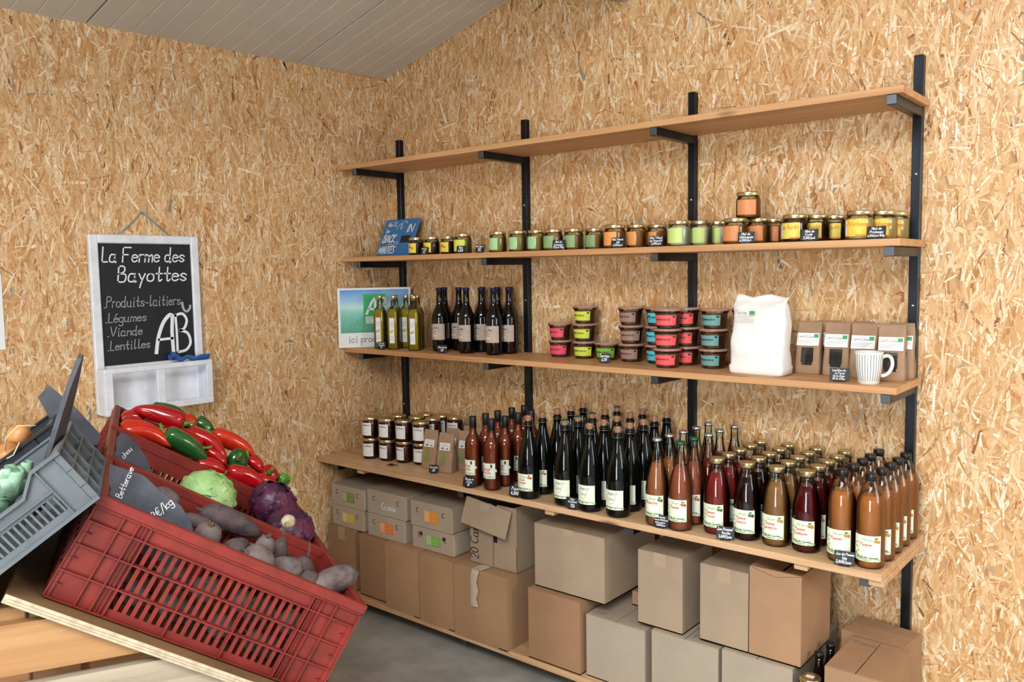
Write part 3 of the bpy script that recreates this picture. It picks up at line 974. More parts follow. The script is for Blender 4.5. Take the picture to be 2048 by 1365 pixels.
WIN = mat('packet_window', (38, 36, 34), 0.12, var=0.35, vscale=160, coat=0.8)
def make_packet():
    t = thing('lentil_packet', '', 'packet', group='kraft lentil packets with a window')
    w, d, h = .0425, .029, .178
    rings = [(w * .97, d * .95, 0, 1, 0, 0), (w, d, .004, 1, 0, 0)]
    for k in range(1, 9):
        q = k / 8
        rings.append((w * (1 + .02 * sin(q * 9) - .07 * q), d * (1 - q ** 2.2 * .86), .004 + q * .158, 1 - .3 * q, 0, 0.008 * q))
    rings += [(w * .91, .003, .170, .6, 0, .009), (w * .90, .0022, h, .6, 0, .010)]
    bg_ = loft(rings, 32)
    crumple(bg_, .0011, 60, 5)
    obj('bag', bg_, KRAFT, t)
    yf = lambda z: -d * (1 - (max(0, (z - .004)) / .158) ** 2.2 * .86) + .008 * (z / .16) - .0026
    fl = Flat(); fl.rect(-.0375, .096, .036, .138, 0, 0); fl.rect(.018, .123, .033, .135, 1, 1)
    fl.text('Lentilles', -.034, .122, .011, .0010, 2, slant=.2)
    for k in range(3): fl.line([(-.034, .114 - k * .005), (.030 - .01 * k, .114 - k * .005)], .0008, 2)
    obj('label', fl.mb(lambda x, y, l: (x, yf(y) - .0004 - l * .0004, y)), [PAPER, ECO, INKG], t)
    fl = Flat(); pts = [(-.020, .036), (-.014, .030), (.014, .030), (.020, .036), (.020, .088), (-.020, .088)]
    for k in range(6):
        z0, z1 = .031 + k * .0098, .031 + (k + 1) * .0098
        fl.rect(-.020 if 0 < k else -.017, z0, .020 if 0 < k else .017, z1, 0, 0)
    obj('window', fl.mb(lambda x, y, l: (x, yf(y) - .0002, y)), WIN, t)
    return t
K = Kind(make_packet)
for x, y, rz, w in [(2.225, -.105, .05, 'beside the white sack'), (2.322, -.115, .10, 'second from the white sack'), (2.412, -.130, .04, 'partly behind the striped mug'), (2.502, -.150, .12, 'rightmost at the front, right of the striped mug'),
                    (2.270, -.045, 0, 'behind the gap next to the sack'), (2.385, -.052, 0, 'in the back row left'), (2.510, -.078, .1, 'right end, second row')]:
    K.put((x, y - (0.008 if y > -.06 else 0), Z3), rz, 'brown kraft lentil packet with white label, ' + w, 'kraft lentil packets with a window')
MUGW = mat('mug_ceramic', (232, 230, 224), 0.2, coat=0.3)
t = thing('mug', 'white mug with dark vertical stripes on the shelf edge', 'mug', (2.466, -.262, Z3), .62)
b = MB().lathe([(.028, 0), (.031, .002), (.0385, .050), (.0415, .098), (.0405, .100), (.0385, .097), (.0355, .050), (.026, .006), (.0, .005)], 36, cap=False)
b.add([(0, 0, 0)], [], 0)
obj('cup', b, MUGW, t)
hp = [(.039 + .0, 0, .080), (.052, 0, .086), (.066, 0, .080), (.071, 0, .060), (.064, 0, .038), (.050, 0, .026), (.036, 0, .024)]
hp2 = [(x, 0, z) for x, z in smooth_line([(p[0], p[2]) for p in hp], 4)]
obj('handle', MB().tube(hp2, .0055, 10), MUGW, t)
fl = Flat()
for k in range(22):
    a = -2.2 + 4.4 * k / 21
    fl.line([(a * .035, .012), (a * .035, .050), (a * .035, .092)], .0013, 0)
def mugf(x, y, l):
    r = (.031 + (.0385 - .031) * (y - .002) / .048 if y < .05 else .0385 + .003 * (y - .05) / .048) + .0006
    a = x / .035 - .5
    return (sin(a) * r, -cos(a) * r, y)
obj('stripes', fl.mb(mugf), mat('stripe_grey', (70, 74, 80), .4), t)
price_tag(["Lentilles de", "la Ferme", "de la Roze", "4€ le 1/2kg"], (2.381, -.272, Z3), .25, 'black price tag left of the striped mug', w=.058, h=.040)

# ------------------------------------------------------------------ counter shelf: jam jars, packets
JAM = mat('jam_red', (96, 26, 22), 0.2, trans=0.15, coat=0.3)
def make_jam():
    t = thing('jam_jar', '', 'jar', group='white label jam jars in two layers')
    r, h = .0385, .099
    zl = h - .014
    obj('glass', MB().lathe([(r * .85, 0), (r, .005), (r, zl - .012), (r * .9, zl - .002), (r * .9, zl + .001)], 24), GLASS, t)
    obj('jam', MB().lathe([(r * .82, .002), (r - .002, .006), (r - .002, zl - .013), (r * .88, zl - .004)], 24), JAM, t)
    obj('lid', MB().lathe([(r * .95, zl - .001), (r * .97, zl + .002), (r * .97, h - .002), (r * .92, h), (r * .86, h - .001)], 24), GOLD, t)
    fl = Flat(); fl.rect(-.036, .014, .036, .074, 0, 0, 10)
    fl.text('Confiture', -.010, .060, .007, .0012, 1, sp=1.1)
    fl.rect(-.032, .056, -.024, .068, 2, 1); fl.rect(-.031, .044, -.026, .052, 2, 1)
    for k in range(5): fl.line([(-.018, .050 - k * .007), (.026 - (k % 2) * .006, .050 - k * .007)], .0009, 2)
    obj('label', fl.mb(cyl_fn(r)), [PAPER, INK, INKG], t)
    return t
K = Kind(make_jam)
jam = [(.232, -.355, 2, 'first column, front'), (.330, -.338, 2, 'second column, front'), (.425, -.318, 2, 'third column, front'), (.520, -.300, 2, 'fourth column, front, behind the kraft packets'),
       (.300, -.240, 2, 'second row left'), (.405, -.220, 2, 'second row middle'), (.500, -.205, 2, 'second row right'), (.385, -.135, 2, 'third row left'), (.478, -.118, 2, 'third row right'), (.566, -.125, 2, 'third row far right')]
for x, y, n, w in jam:
    for k in range(n):
        K.put((x, y, Z4 + k * .0995), random.uniform(-.25, .2), ('lower' if k == 0 else 'upper') + ' red jam jar with white label, ' + w, 'white label jam jars in two layers')
GRN = mat('stamp_green', (112, 160, 62), 0.7)
def make_kraft():
    t = thing('kraft_packet', '', 'packet', group='kraft packets with green stamp')
    w, d, h = .041, .027, .172
    rings = [(w * .97, d * .95, 0, 1, 0, 0), (w, d, .004, 1, 0, 0)]
    for k in range(1, 8):
        q = k / 7
        rings.append((w * (1 - .06 * q), d * (1 - q ** 1.8 * .9), .004 + q * .150, 1 - .3 * q, 0, .004 * q))
    rings += [(w * .93, .0024, .163, .6, 0, .005), (w * .93, .0018, h, .6, 0, .006)]
    obj('bag', crumple(loft(rings, 32), .0010, 60, 9), KRAFT2, t)
    yf = lambda z: -d * (1 - (max(0, (z - .004)) / .15) ** 1.8 * .9) + .004 * (z / .15) - .0026
    fl = Flat(); fl.rect(-.026, .098, .028, .130, 0, 0); fl.rect(-.018, .102, -.002, .110, 1, 1); fl.rect(.008, .102, .02, .109, 1, 1)
    for k in range(3): fl.line([(-.02, .125 - k * .005), (.02, .125 - k * .005)], .0009, 1)
    obj('label', fl.mb(lambda x, y, l: (x, yf(y) - .0004 - l * .0004, y)), [PAPER, INKG], t)
    fl = Flat()
    rr = random.Random(2)
    for k in range(46):
        fl.disc(rr.uniform(-.022, .004), rr.uniform(.036, .086), rr.uniform(.0016, .0034), None, 0, 1, 6)
    obj('stamp', fl.mb(lambda x, y, l: (x, yf(y) - .0004, y)), GRN, t)
    return t
K = Kind(make_kraft)
for x, y, rz, w in [(.612, -.330, .12, 'front left beside the jam jars'), (.722, -.345, .18, 'front right behind the small price tag'), (.760, -.262, .2, 'second row, right, near the bottles'), (.665, -.245, .1, 'second row middle'),
                    (.700, -.165, .1, 'third row'), (.790, -.175, .1, 'rear right against the bottles')]:
    K.put((x, y, Z4), rz, 'small brown kraft packet with green stamp, ' + w, 'kraft packets with green stamp')
price_tag(["Sarrasin", "3€"], (.695, -.402, Z4), .4, 'black price tag at the foot of the green stamped packets', w=.042, h=.034)
b = MB().cbox(-.012, .010, -.008, .008, 0.001, .009, .003)
b.tube([(.010, 0, .005), (.020, .002, .005), (.030, -.003, .003)], .0018, 6); b.tube([(-.012, -.004, .004), (-.024, -.008, .003)], .0015, 6)
tag(obj('small_clip', b, BLACKP, None, (.437, -.412, Z4), (0, 0, .4)), 'small dark clip lying alone before the jam jars', 'clip')

# ------------------------------------------------------------------ bottles
ord5 = ['front', 'second', 'third', 'fourth', 'rearmost']
def orchard_label(w, h, red, r, z0, fruit=0, hand=None, icon=(0, 0)):
    fl = Flat(); fl.rect(-w, 0, w, h, 0, 0, 12)
    fl.text('Vergers de', -w * .30, h * .80, h * .11, .0011, 2, slant=.3, align='l')
    n = len(red)
    for k, s in enumerate(red):
        fl.text(s, -w * .05, h * (.60 - k * .17), min(h * .13, w * 1.1 / text_width(s, 1)), .0014, 1, slant=.25, align='c')
    rr = random.Random(4)
    for k in range(14):                                         # leafy spray on the left, meadow at the foot
        fl.disc(-w * rr.uniform(.55, .98), h * rr.uniform(.12, .75), w * .09, h * .045, 2, 1, 6)
    for k in range(18):
        fl.disc(w * rr.uniform(-.95, .95), h * rr.uniform(.03, .12), w * .12, h * .025, 2, 1, 6)
    fl.text('Jardin des Causses', -w * .70, h * .12, h * .095, .0011, 4, slant=.35, sp=.8)
    if fruit:
        fl.disc(w * .62, h * .80, w * .13, h * .075, 3, 1); fl.disc(w * .82, h * .77, w * .12, h * .07, 3, 2); fl.disc(w * .66, h * .91, w * .14, h * .03, 4, 2, 8)
    return fl.mb(cyl_fn(r, z0=z0))
def LAB(fruitcol):
    return [CREAM, INKR, LEAFG, fruitcol, LEAFD]
FAP = mat('fruit_orange', (206, 130, 48), .6)
FRD = mat('fruit_red', (196, 70, 50), .6)
FGR = mat('fruit_green', (84, 112, 56), .6)
FDK = mat('fruit_dark', (58, 60, 58), .6)
def juice(name, c, tr=0.45):
    return mat(name, c, 0.03, trans=tr, ior=1.25, var=0.06, vscale=12)
# rose coloured bottles with black capsules
ROSE = juice('rose_drink', (176, 76, 46), 0.42)
def make_rose():
    t = thing('aperitif_bottle', '', 'bottle')
    prof = [(.028, 0), (.0335, .004), (.035, .012), (.035, .165), (.0335, .182), (.027, .200), (.018, .214), (.0142, .226), (.0135, .262), (.0145, .264), (.0145, .272)]
    obj('glass', MB().lathe(prof, 26), GLASS, t)
    obj('drink', MB().lathe([(max(.002, r - .0018), z + .002) for r, z in prof[:9]], 26), ROSE, t)
    obj('capsule', MB().lathe([(.0146, .240), (.0150, .241), (.0150, .284), (.0135, .287)], 18), BLACKP, t)
    fl = Flat(); fl.rect(-.034, .050, .034, .112, 0, 0, 12)
    fl.text('Rouge', -.004, .084, .013, .0016, 1, slant=.25, align='c'); fl.text('Fruits', -.004, .069, .012, .0016, 1, slant=.25, align='c')
    fl.poly([(.014, .096), (.018, .093), (.022, .096), (.022, .108), (.014, .108)], 4, 1)
    rr = random.Random(3)
    for k in range(16): fl.disc(rr.uniform(-.032, .032), rr.uniform(.053, .060), .005, .002, 2, 1, 6)
    fl.poly([(.034, .078), (.040, .075), (.041, .084), (.036, .088), (.032, .086)], 5, 1)
    obj('label', fl.mb(cyl_fn(.035)), [CREAM, INKR, mat('hill_grey', (168, 184, 172), .6), ORANGE, mat('crest', (74, 58, 48), .6), PAPER], t)
    return t
K = Kind(make_rose)
for x, col, ys in ((.972, 'left', (-.445, -.364, -.282, -.190, -.110)), (1.076, 'right', (-.446, -.366, -.276, -.186))):
    for k, y in enumerate(ys):
        K.put((x + random.uniform(-.004, .004), y, Z4), random.uniform(-.12, .12), 'reddish aperitif bottle with black capsule, %s in the %s column' % (ord5[k], col), 'reddish aperitif bottles')
# corked cider and perry
CHG = mat('champagne_glass', (6, 10, 7), 0.05, spec=0.5)
CORK = mat('cork', (150, 108, 80), 0.7)
CAPG = mat('capsule_green', (40, 96, 70), 0.35, metal=0.5)
CAPC = mat('capsule_copper', (206, 150, 104), 0.3, metal=0.7)
def champ_kind(capm, style):
    def make():
        t = thing('cider_bottle', '', 'bottle')
        prof = [(.036, 0), (.0415, .004), (.0430, .014), (.0430, .130), (.0410, .158), (.034, .192), (.026, .222), (.0195, .248), (.0160, .268), (.0150, .284), (.0172, .286), (.0172, .292), (.0145, .294), (.0142, .300)]
        obj('glass', MB().lathe(prof, 28), CHG, t)
        obj('cork', MB().lathe([(.0115, .298), (.0125, .304), (.0138, .314), (.0125, .319)], 16), CORK, t)
        obj('capsule', MB().lathe([(.0125, .317), (.0140, .3172), (.0125, .3205), (.007, .3222), (.001, .3225)], 16), capm, t)
        w = MB()
        for k in range(4):
            a = pi / 2 * k + .5
            w.tube([(.0135 * cos(a), .0135 * sin(a), .3185), (.0165 * cos(a), .0165 * sin(a), .306), (.0195 * cos(a), .0195 * sin(a), .284)], .0007, 4)
        w.tube([(.0195 * cos(2 * pi * k / 20), .0195 * sin(2 * pi * k / 20), .284) for k in range(21)], .0007, 4, cap=False)
        obj('wire_cage', w, SILVER, t)
        if style == 'perry':
            m = orchard_label(.040, .066, ['Poiré', 'fermier'], .043, .034, 1); ml = LAB(FRD)
        else:
            fl = Flat(); fl.rect(-.040, .030, .040, .100, 0, 0, 12)
            fl.text('Vergers de', -.020, .086, .007, .0009, 2, slant=.3)
            hp = [(-.006, .082), (-.018, .084), (-.023, .074), (-.018, .060), (-.006, .050), (.006, .060), (.011, .074), (.006, .084), (-.006, .082)]
            fl.line(smooth_line(hp, 3), .0011, 2)
            fl.text('Cidre', -.006, .064, .009, .0010, 2, slant=.2, align='c')
            rr = random.Random(8)
            for k in range(18): fl.disc(rr.uniform(-.038, .038), rr.uniform(.033, .040), .006, .0022, 1, 1, 6)
            fl.text('Jardin des Causses', -.030, .037, .006, .0008, 2, slant=.3, sp=.9)
            m = fl.mb(cyl_fn(.043)); ml = [CREAM, LEAFG, INKG]
        obj('label', m, ml, t)
        return t
    return Kind(make)
PER = champ_kind(CAPC, 'perry')
CID = {'copper': champ_kind(CAPC, 'c'), 'green': champ_kind(CAPG, 'c')}
for k, y in enumerate((-.452, -.365, -.270, -.175, -.085)):
    PER.put((1.272 + random.uniform(-.003, .003), y, Z4), .05, 'dark perry bottle with wired cork and peach print, %s in the leftmost column' % ord5[k], 'corked perry bottles')
for x, col, ys, caps in ((1.436, 'left', (-.442, -.352, -.262, -.170, -.078), 'gggcg'), (1.557, 'middle', (-.452, -.365, -.270, -.178, -.080), 'ccccc'), (1.672, 'right', (-.450, -.362, -.275, -.188, -.092), 'ccccc')):
    for k, y in enumerate(ys):
        cp = 'green' if caps[k] == 'g' else 'copper'
        CID[cp].put((x + random.uniform(-.003, .003), y, Z4), random.uniform(-.1, .1), 'black cider bottle with wired %s cork, %s in the %s cider column' % (cp, ord5[k], col), 'corked cider bottles')
# clear lemonade bottles with crown caps
LEM = {'orange': juice('lemonade_orange', (226, 138, 84), 0.5), 'pink': juice('lemonade_pink', (216, 112, 80), 0.5), 'red': juice('lemonade_red', (128, 38, 26), 0.45)}
def lem_kind(liq, capm, red, fruit):
    def make():
        t = thing('lemonade_bottle', '', 'bottle')
        prof = [(.033, 0), (.0385, .004), (.0400, .014), (.0400, .125), (.0375, .152), (.0300, .185), (.0215, .215), (.0155, .242), (.0132, .262), (.0130, .284), (.0145, .286), (.0145, .292), (.0130, .294)]
        obj('glass', MB().lathe(prof, 26), GLASS, t)
        fillp = [(max(.002, r - .002), z + .002) for r, z in prof[:7]]
        obj('drink', MB().lathe(fillp, 26), liq, t)
        obj('crown_cap', MB().lathe([(.0160, .289), (.0165, .2935), (.0150, .299), (.010, .3005)], 18), capm, t)
        obj('label', orchard_label(.040, .074, red, .040, .034, 1), LAB(fruit), t)
        return t
    return Kind(make)
LK = {'a': lem_kind(LEM['orange'], SILVER, ['Rhubarbe'], FGR), 'b': lem_kind(LEM['pink'], CAPG, ['Pomme'], FRD), 'c': lem_kind(LEM['red'], SILVER, ['Cerise'], FRD)}
for key, x, y, w in [('a', 1.834, -.452, 'silver cap, front of the left column'), ('a', 1.834, -.368, 'silver cap, second in the left column'), ('a', 1.842, -.282, 'silver cap, third in the left column'), ('a', 1.846, -.188, 'silver cap, fourth in the left column'),
                     ('a', 1.844, -.090, 'silver cap, rear of the left column'), ('b', 1.924, -.455, 'green cap, front of the right column'), ('b', 1.928, -.366, 'green cap, second in the right column'), ('c', 1.940, -.280, 'silver cap, red drink, middle of the right column'),
                     ('c', 1.938, -.190, 'silver cap, red drink, fourth in the right column'), ('c', 1.946, -.085, 'silver cap, red drink, rear of the right column')]:
    LK[key].put((x, y, Z4), random.uniform(-.1, .05), 'clear lemonade bottle, ' + w, 'clear lemonade bottles with crown caps')
# wide mouthed juice bottles with gold lids
def gold_kind(liq, red, fruit):
    def make():
        t = thing('juice_bottle', '', 'bottle')
        prof = [(.035, 0), (.0408, .004), (.0428, .014), (.0428, .118), (.0408, .145), (.0340, .178), (.0260, .203), (.0215, .222), (.0210, .236)]
        obj('glass', MB().lathe(prof, 28), GLASS, t)
        obj('juice', MB().lathe([(max(.002, r - .002), z + .002) for r, z in prof[:7]], 28), liq, t)
        obj('lid', MB().lathe([(.0235, .234), (.0245, .235), (.0245, .248), (.0230, .2515), (.0205, .252), (.0200, .251)], 22), GOLD, t)
        obj('label', orchard_label(.042, .076, red, .0428, .026, 1), LAB(fruit), t)
        return t
    return Kind(make)
GK = [(gold_kind(juice('juice_pink_red', (190, 58, 48), .55), ['Pomme', 'Fraise'], FGR), 2.037, 'red'), (gold_kind(juice('juice_purple', (46, 12, 14), .3), ['Pomme', 'Cassis'], FDK), 2.142, 'blackish purple'),
      (gold_kind(juice('juice_amber', (182, 124, 72), .35), ['Pomme', 'Cannelle'], FAP), 2.241, 'cloudy amber'), (gold_kind(juice('juice_dark_red', (130, 24, 26), .6), ['Pomme', 'Framboise'], FAP), 2.337, 'dark red')]
for kd, x, c in GK:
    for k, y in enumerate((-.412, -.325, -.2385, -.152, -.0655)):
        kd.put((x + random.uniform(-.002, .002), y - (.002 if k == 4 else 0), Z4), random.uniform(-.12, .02), '%s apple juice bottle with gold lid, %s in its column' % (c, ord5[k]), 'gold lidded juice bottles')
APJ = juice('apple_juice', (240, 140, 72), 0.42)
def make_apple():
    t = thing('apple_juice_bottle', '', 'bottle')
    prof = [(.033, 0), (.0385, .004), (.0405, .014), (.0405, .170), (.0385, .188), (.0320, .212), (.0230, .236), (.0160, .252), (.0150, .262)]
    obj('glass', MB().lathe(prof, 28), GLASS, t)
    obj('juice', MB().lathe([(max(.002, r - .0018), z + .002) for r, z in prof[:6]], 28), APJ, t)
    obj('cap', MB().lathe([(.0158, .254), (.0168, .255), (.0168, .273), (.0150, .2755)], 20), BLACKP, t)
    obj('label', orchard_label(.0405, .076, ['Pomme'], .0405, .024, 1), LAB(FAP), t)
    return t
K = Kind(make_apple)
for x, col, ys in ((2.450, 'left', (-.432, -.348, -.264, -.182, -.095)), (2.534, 'right', (-.438, -.354, -.270, -.188, -.100))):
    for k, y in enumerate(ys):
        K.put((x + (.004 if k else -.002), y, Z4), random.uniform(-.08, .05), 'amber apple juice bottle with black cap, %s in the %s column' % (ord5[k], col), 'black capped apple juice bottles')
for lines, x, y, lab in [(["Rouge et", "fruits", "8€"], .985, -.489, 'black price tag before the reddish aperitif bottles'), (["Poiré", "4,80€"], 1.225, -.497 + .012, 'black price tag reading Poiré'),
                         (["Cidre", "brut/demi/", "doux", "3,90€"], 1.500, -.488, 'black price tag reading Cidre brut'), (["Rhubarbe", "Pomme-Pétillant", "sans sucre", "4,80€/pce"], 1.868, -.490, 'black price tag before the lemonade bottles'),
                         (["Jus Pomme/", "fruits", "3,60€/pce"], 2.098, -.478, 'black price tag between red and purple juice bottles'), (["Jus de Pomme", "bio", "3,40€/pce"], 2.475, -.487, 'grey black price tag before the apple juice bottles')]:
    price_tag(lines, (x, y, Z4), random.uniform(.1, .35), lab, w=.056, h=.040)

# ------------------------------------------------------------------ cardboard boxes under the counter shelf
CB = [mat('cardboard_brown', (160, 122, 90), 0.75, var=0.05, vscale=5), mat('cardboard_grey_brown', (166, 144, 120), 0.75, var=0.05, vscale=5),
      mat('cardboard_tan', (170, 132, 98), 0.75, var=0.05, vscale=5), mat('cardboard_pale', (172, 156, 136), 0.75, var=0.04, vscale=5)]
TAPE = mat('packing_tape', (174, 152, 124), 0.25, coat=0.4)
TAPEC = mat('clear_tape', (206, 190, 170), 0.12, trans=0.2, coat=0.8)
DARK = mat('dark_inside', (36, 28, 22), 0.9)
def card_box(label, x0, x1, yf, d, z0, h, cm, rz=0.0, seam='y', tape=True, bulge=0.0, open_top=False, tape_len=.06, text=None):
    cx, cy = (x0 + x1) / 2, yf + d / 2
    t = thing('cardboard_box', label, 'box', (cx, cy, z0 + .0005), rz, 'cardboard boxes under the counter shelf')
    w = (x1 - x0) / 2
    dd = d / 2
    b = MB()
    th = .004
    # four walls and a bottom, the front pane slightly bulged
    def pane(p0, p1, nrm, mat_=0):
        n, m_ = 6, 6
        b.grid(lambda u, v: (blend(p0[0], p1[0], u) + nrm[0] * bulge * sin(pi * u) * sin(pi * v), blend(p0[1], p1[1], u) + nrm[1] * bulge * sin(pi * u) * sin(pi * v), v * (h - .001)), n, m_, mat_)
    pane((-w, -dd), (w, -dd), (0, -1)); pane((w, -dd), (w, dd), (.6, 0)); pane((w, dd), (-w, dd), (0, 0)); pane((-w, dd), (-w, -dd), (-.0, 0))
    b.box(-w, w, -dd, dd, 0, th)
    obj('body', b, cm, t)
    ft = .003
    if not open_top:
        if seam == 'y':
            obj('flap', MB().cbox(-w, -.0012, -dd, dd, h - ft, h, .0012), cm, t); obj('flap', MB().cbox(.0012, w, -dd, dd, h - ft, h, .0012), cm, t)
            if tape:
                tb = MB().box(-.024, .024, -dd - .0006, dd + .0006, h - .0002, h + .0005); tb.box(-.024, .024, -dd - .0009 - bulge * .0, -dd - .0002, h - tape_len, h)
                obj('tape', tb, TAPE, t)
        else:
            obj('flap', MB().cbox(-w, w, -dd, -.0012, h - ft, h, .0012), cm, t); obj('flap', MB().cbox(-w, w, .0012, dd, h - ft, h, .0012), cm, t)
            if tape:
                obj('tape', MB().box(-w, w, -.024, .024, h - .0002, h + .0005), TAPE, t)
    else:
        for sgn in (-1, 1):
            f = MB().cbox(0, w * .98, -dd, dd, -ft, 0, .001)
            f.xf(Matrix.Translation((sgn * w, 0, h)) @ Matrix.Rotation(pi if sgn > 0 else 0, 4, 'Z') @ Matrix.Rotation(radians(13), 4, 'Y'))
            obj('flap', f, cm, t)
        f = MB().cbox(-w * .96, w * .96, 0, dd * .5, -ft, 0, .001); f.xf(Matrix.Translation((0, -dd + .003, h)) @ Matrix.Rotation(radians(-16), 4, 'X'))
        obj('flap', f, cm, t)
    if text:
        fl = Flat(); fl.text(text[0], text[1], text[2], text[3], text[3] * .10, 0)
        obj('handwriting', fl.mb(lambda x, y, l: (x, y, h + .0008)), INKG if len(text) < 5 else text[4], t)
    return t
ZB = Z5
lowz = .298
card_box('brown box standing in the corner under the small printed cartons', .030, .225, -.465, .42, ZB, .292, CB[0])
card_box('brown box second from the corner on the base shelf', .262, .470, -.470, .40, ZB, .290, CB[0], tape=False)
card_box('tall brown box third from the corner on the base shelf', .474, .690, -.500, .44, ZB, .298, CB[2], tape=False, bulge=.004)
card_box('tall brown box fourth from the corner, left of the sagging taped box', .697, .900, -.503, .44, ZB, .296, CB[2], tape=False, bulge=.003)
t5 = card_box('sagging brown box with a torn strip of clear tape hanging down', .907, 1.195, -.508, .46, ZB, .298, CB[2], tape=False, bulge=.006)
tp = MB()
pts = [(0.0, -.10, .3005), (-.012, -.2305, .3010), (-.016, -.2345, .285), (-.022, -.2365, .25), (-.014, -.238, .215), (-.022, -.238, .185), (-.016, -.237, .15)]
for i in range(len(pts) - 1):
    (ax, ay, az), (bx, by, bz) = pts[i], pts[i + 1]
    wa, wb = (.022 - .004 * (i % 2)), (.022 - .004 * ((i + 1) % 2))
    if i < 1: wa = wb = .028
    tp.add([(ax - wa, ay - .005, az), (ax, ay - .009, az), (ax + wa * .8, ay - .004, az), (bx - wb, by - .005, bz), (bx, by - .010, bz), (bx + wb * .8, by - .004, bz)], [(0, 1, 4, 3), (1, 2, 5, 4)], 0, True)
obj('hanging_tape', tp, TAPEC, t5)
card_box('brown box on the base shelf under the big wide box', 1.286, 1.530, -.488, .40, ZB, .279, CB[0], tape=False)
card_box('pale box on the base shelf with a red mark on its top', 1.546, 1.795, -.470, .41, ZB, .236, CB[3], tape=False, text=('Jus', -.115, -.175, .030, mat('faint_red', (176, 110, 96), .7)))
card_box('pale box on the base shelf with faint writing on its top', 1.822, 2.072, -.470, .41, ZB, .250, CB[3], tape=False, text=('Pomme', .02, -.175, .026))
card_box('low pale box at the front under the open kraft box', 2.085, 2.320, -.470, .41, ZB, .206 + .05, CB[3], tape=False)
# the boxes on top of them
card_box('big wide box right under the counter shelf with tape on its front edge', 1.296, 1.618, -.455, .36, ZB + .2805, .250, CB[1], tape_len=.022)
card_box('upright grey box with tape strip, left of two tall boxes', 1.756, 1.930, -.450, .22, ZB + .2515 + .0, .268, CB[1], tape_len=.050)
card_box('upright grey box with tape strip, middle of the three tall boxes', 1.997, 2.166, -.452, .24, ZB + .2575, .264, CB[1], tape_len=.050)
card_box('tall open topped tan box at the right under the shelf', 2.170, 2.338, -.452, .26, ZB + .2575, .293, CB[2], open_top=True)
card_box('small flat box lying in the gap behind the tall boxes', 1.640, 1.735, -.30, .16, ZB + .2375, .055, CB[0], tape=False)
tt = thing('cardboard_sheets', 'folded cardboard sheets standing between the boxes', 'cardboard', (1.246, -.25, ZB))
for k in range(3):
    obj('sheet', MB().cbox(-.03 + k * .022, -.026 + k * .022, -.10, .16, 0, .40 - .012 * k, .001), CB[3], tt)
# the box with writing and torn flap
t = thing('cardboard_box', 'opened box with a folded front flap and the writing 20 Cartons', 'box', (1.070, -.268, ZB + .300), 0.02, 'cardboard boxes under the counter shelf')
w, dd, h = .124, .180, .268
b = MB()
b.box(-w, w, -dd, dd, 0, .004); b.box(-w, -w + .004, -dd, dd, 0, h); b.box(w - .004, w, -dd, dd, 0, h); b.box(-w, w, dd - .004, dd, 0, h)
b.box(-w, .0, -dd, -dd + .004, 0, h * .98); b.box(.004, w, -dd, -dd + .004, 0, .105); b.box(.022, w, -dd + .003, -dd + .007, .105, h * .98)
obj('body', b, CB[1], t)
f = MB().cbox(-.125, .118, -.003, 0, -.112, 0, .001); f.xf(Matrix.Translation((-.008, -dd - .006, h - .004)) @ Matrix.Rotation(radians(-14), 4, 'X') @ Matrix.Rotation(radians(7), 4, 'Y'))
obj('flap', f, CB[1], t)
f = MB().cbox(-.018, .030, -.0012, .0, -.022, .006, .0004); f.xf(Matrix.Translation((-.035, -dd - .0105, h - .012)) @ Matrix.Rotation(radians(-14), 4, 'X'))
obj('torn_patch', f, PAPER if False else CB[3], t)
obj('gap_shade', MB().box(.0, .026, -dd + .006, -dd + .008, .105, .16), DARK, t)  # dark plate standing in for the shade inside the box
fl = Flat(); fl.text('20 Cartons', .0, .0, .042, .0042, 0)
obj('handwriting', fl.mb(lambda x, y, l: (-.078 - y, -dd - .001, .022 + x)), INK, t)
# printed small cartons, two high
def carton(label, x0, x1, yf, z0, h, col, rz=0.0, flap=False, sticker=True):
    t = thing('flat_carton', label, 'box', ((x0 + x1) / 2, yf + .15, z0 + .0005), rz, 'small printed cartons stacked two high')
    w = (x1 - x0) / 2
    obj('body', MB().cbox(-w, w, -.15, .15, 0, h - .0005, .002), CB[3], t)
    obj('side_tab', MB().cbox(w - .0005, w + .0035, -.148, .10, .006, h - .010, .0012), CB[3], t)
    for s in (-1, 1):
        hb = MB(); hb.tube([(s * w * .62 + .010 * cos(a), -.1505, h * .66 + .010 * sin(a)) for a in [pi * (.35 + 1.3 * k / 8) for k in range(9)]], .0014, 5)
        if flap:
            hb.lathe([(.0005, 0), (.009, .0002), (.009, .0006), (.0005, .0008)], 12)
            hb.v[-48:] = [tuple(Matrix.Translation((s * w * .55, -.1512, h * .72)) @ Matrix.Rotation(radians(90), 4, 'X') @ Vector(v)) for v in hb.v[-48:]]
        obj('handle_cut', hb, DARK, t)
    if sticker:
        fl = Flat(); fl.rect(-.045, h * .26, .043, h * .72, 0, 0); fl.rect(-.043, h * .28, -.012, h * .70, 1, 1)
        for k in range(3): fl.line([(-.005, h * (.62 - .12 * k)), (.034, h * (.62 - .12 * k))], .0022, 1)
        obj('sticker', fl.mb(lambda x, y, l: (x + .005, -.1512 - l * .0003, y)), [mat('sticker_%d_%d_%d' % col, col, .45), mat('sticker_pale_%d_%d_%d' % col, tuple(int(.55 * c + 100) for c in col), .45)], t)
    else:
        fl = Flat(); fl.text('Cassis', -.03, h * .30, .028, .0030, 0)
        obj('handwriting', fl.mb(lambda x, y, l: (x, -.1508, y)), CHALK, t)
    return t
carton('small carton with yellow sticker, lower one in the corner stack', .048, .280, -.452, ZB + .293, .100, (206, 180, 60))
carton('small carton with olive green sticker, upper one in the corner stack', .046, .288, -.452, ZB + .3935, .100, (124, 138, 60))
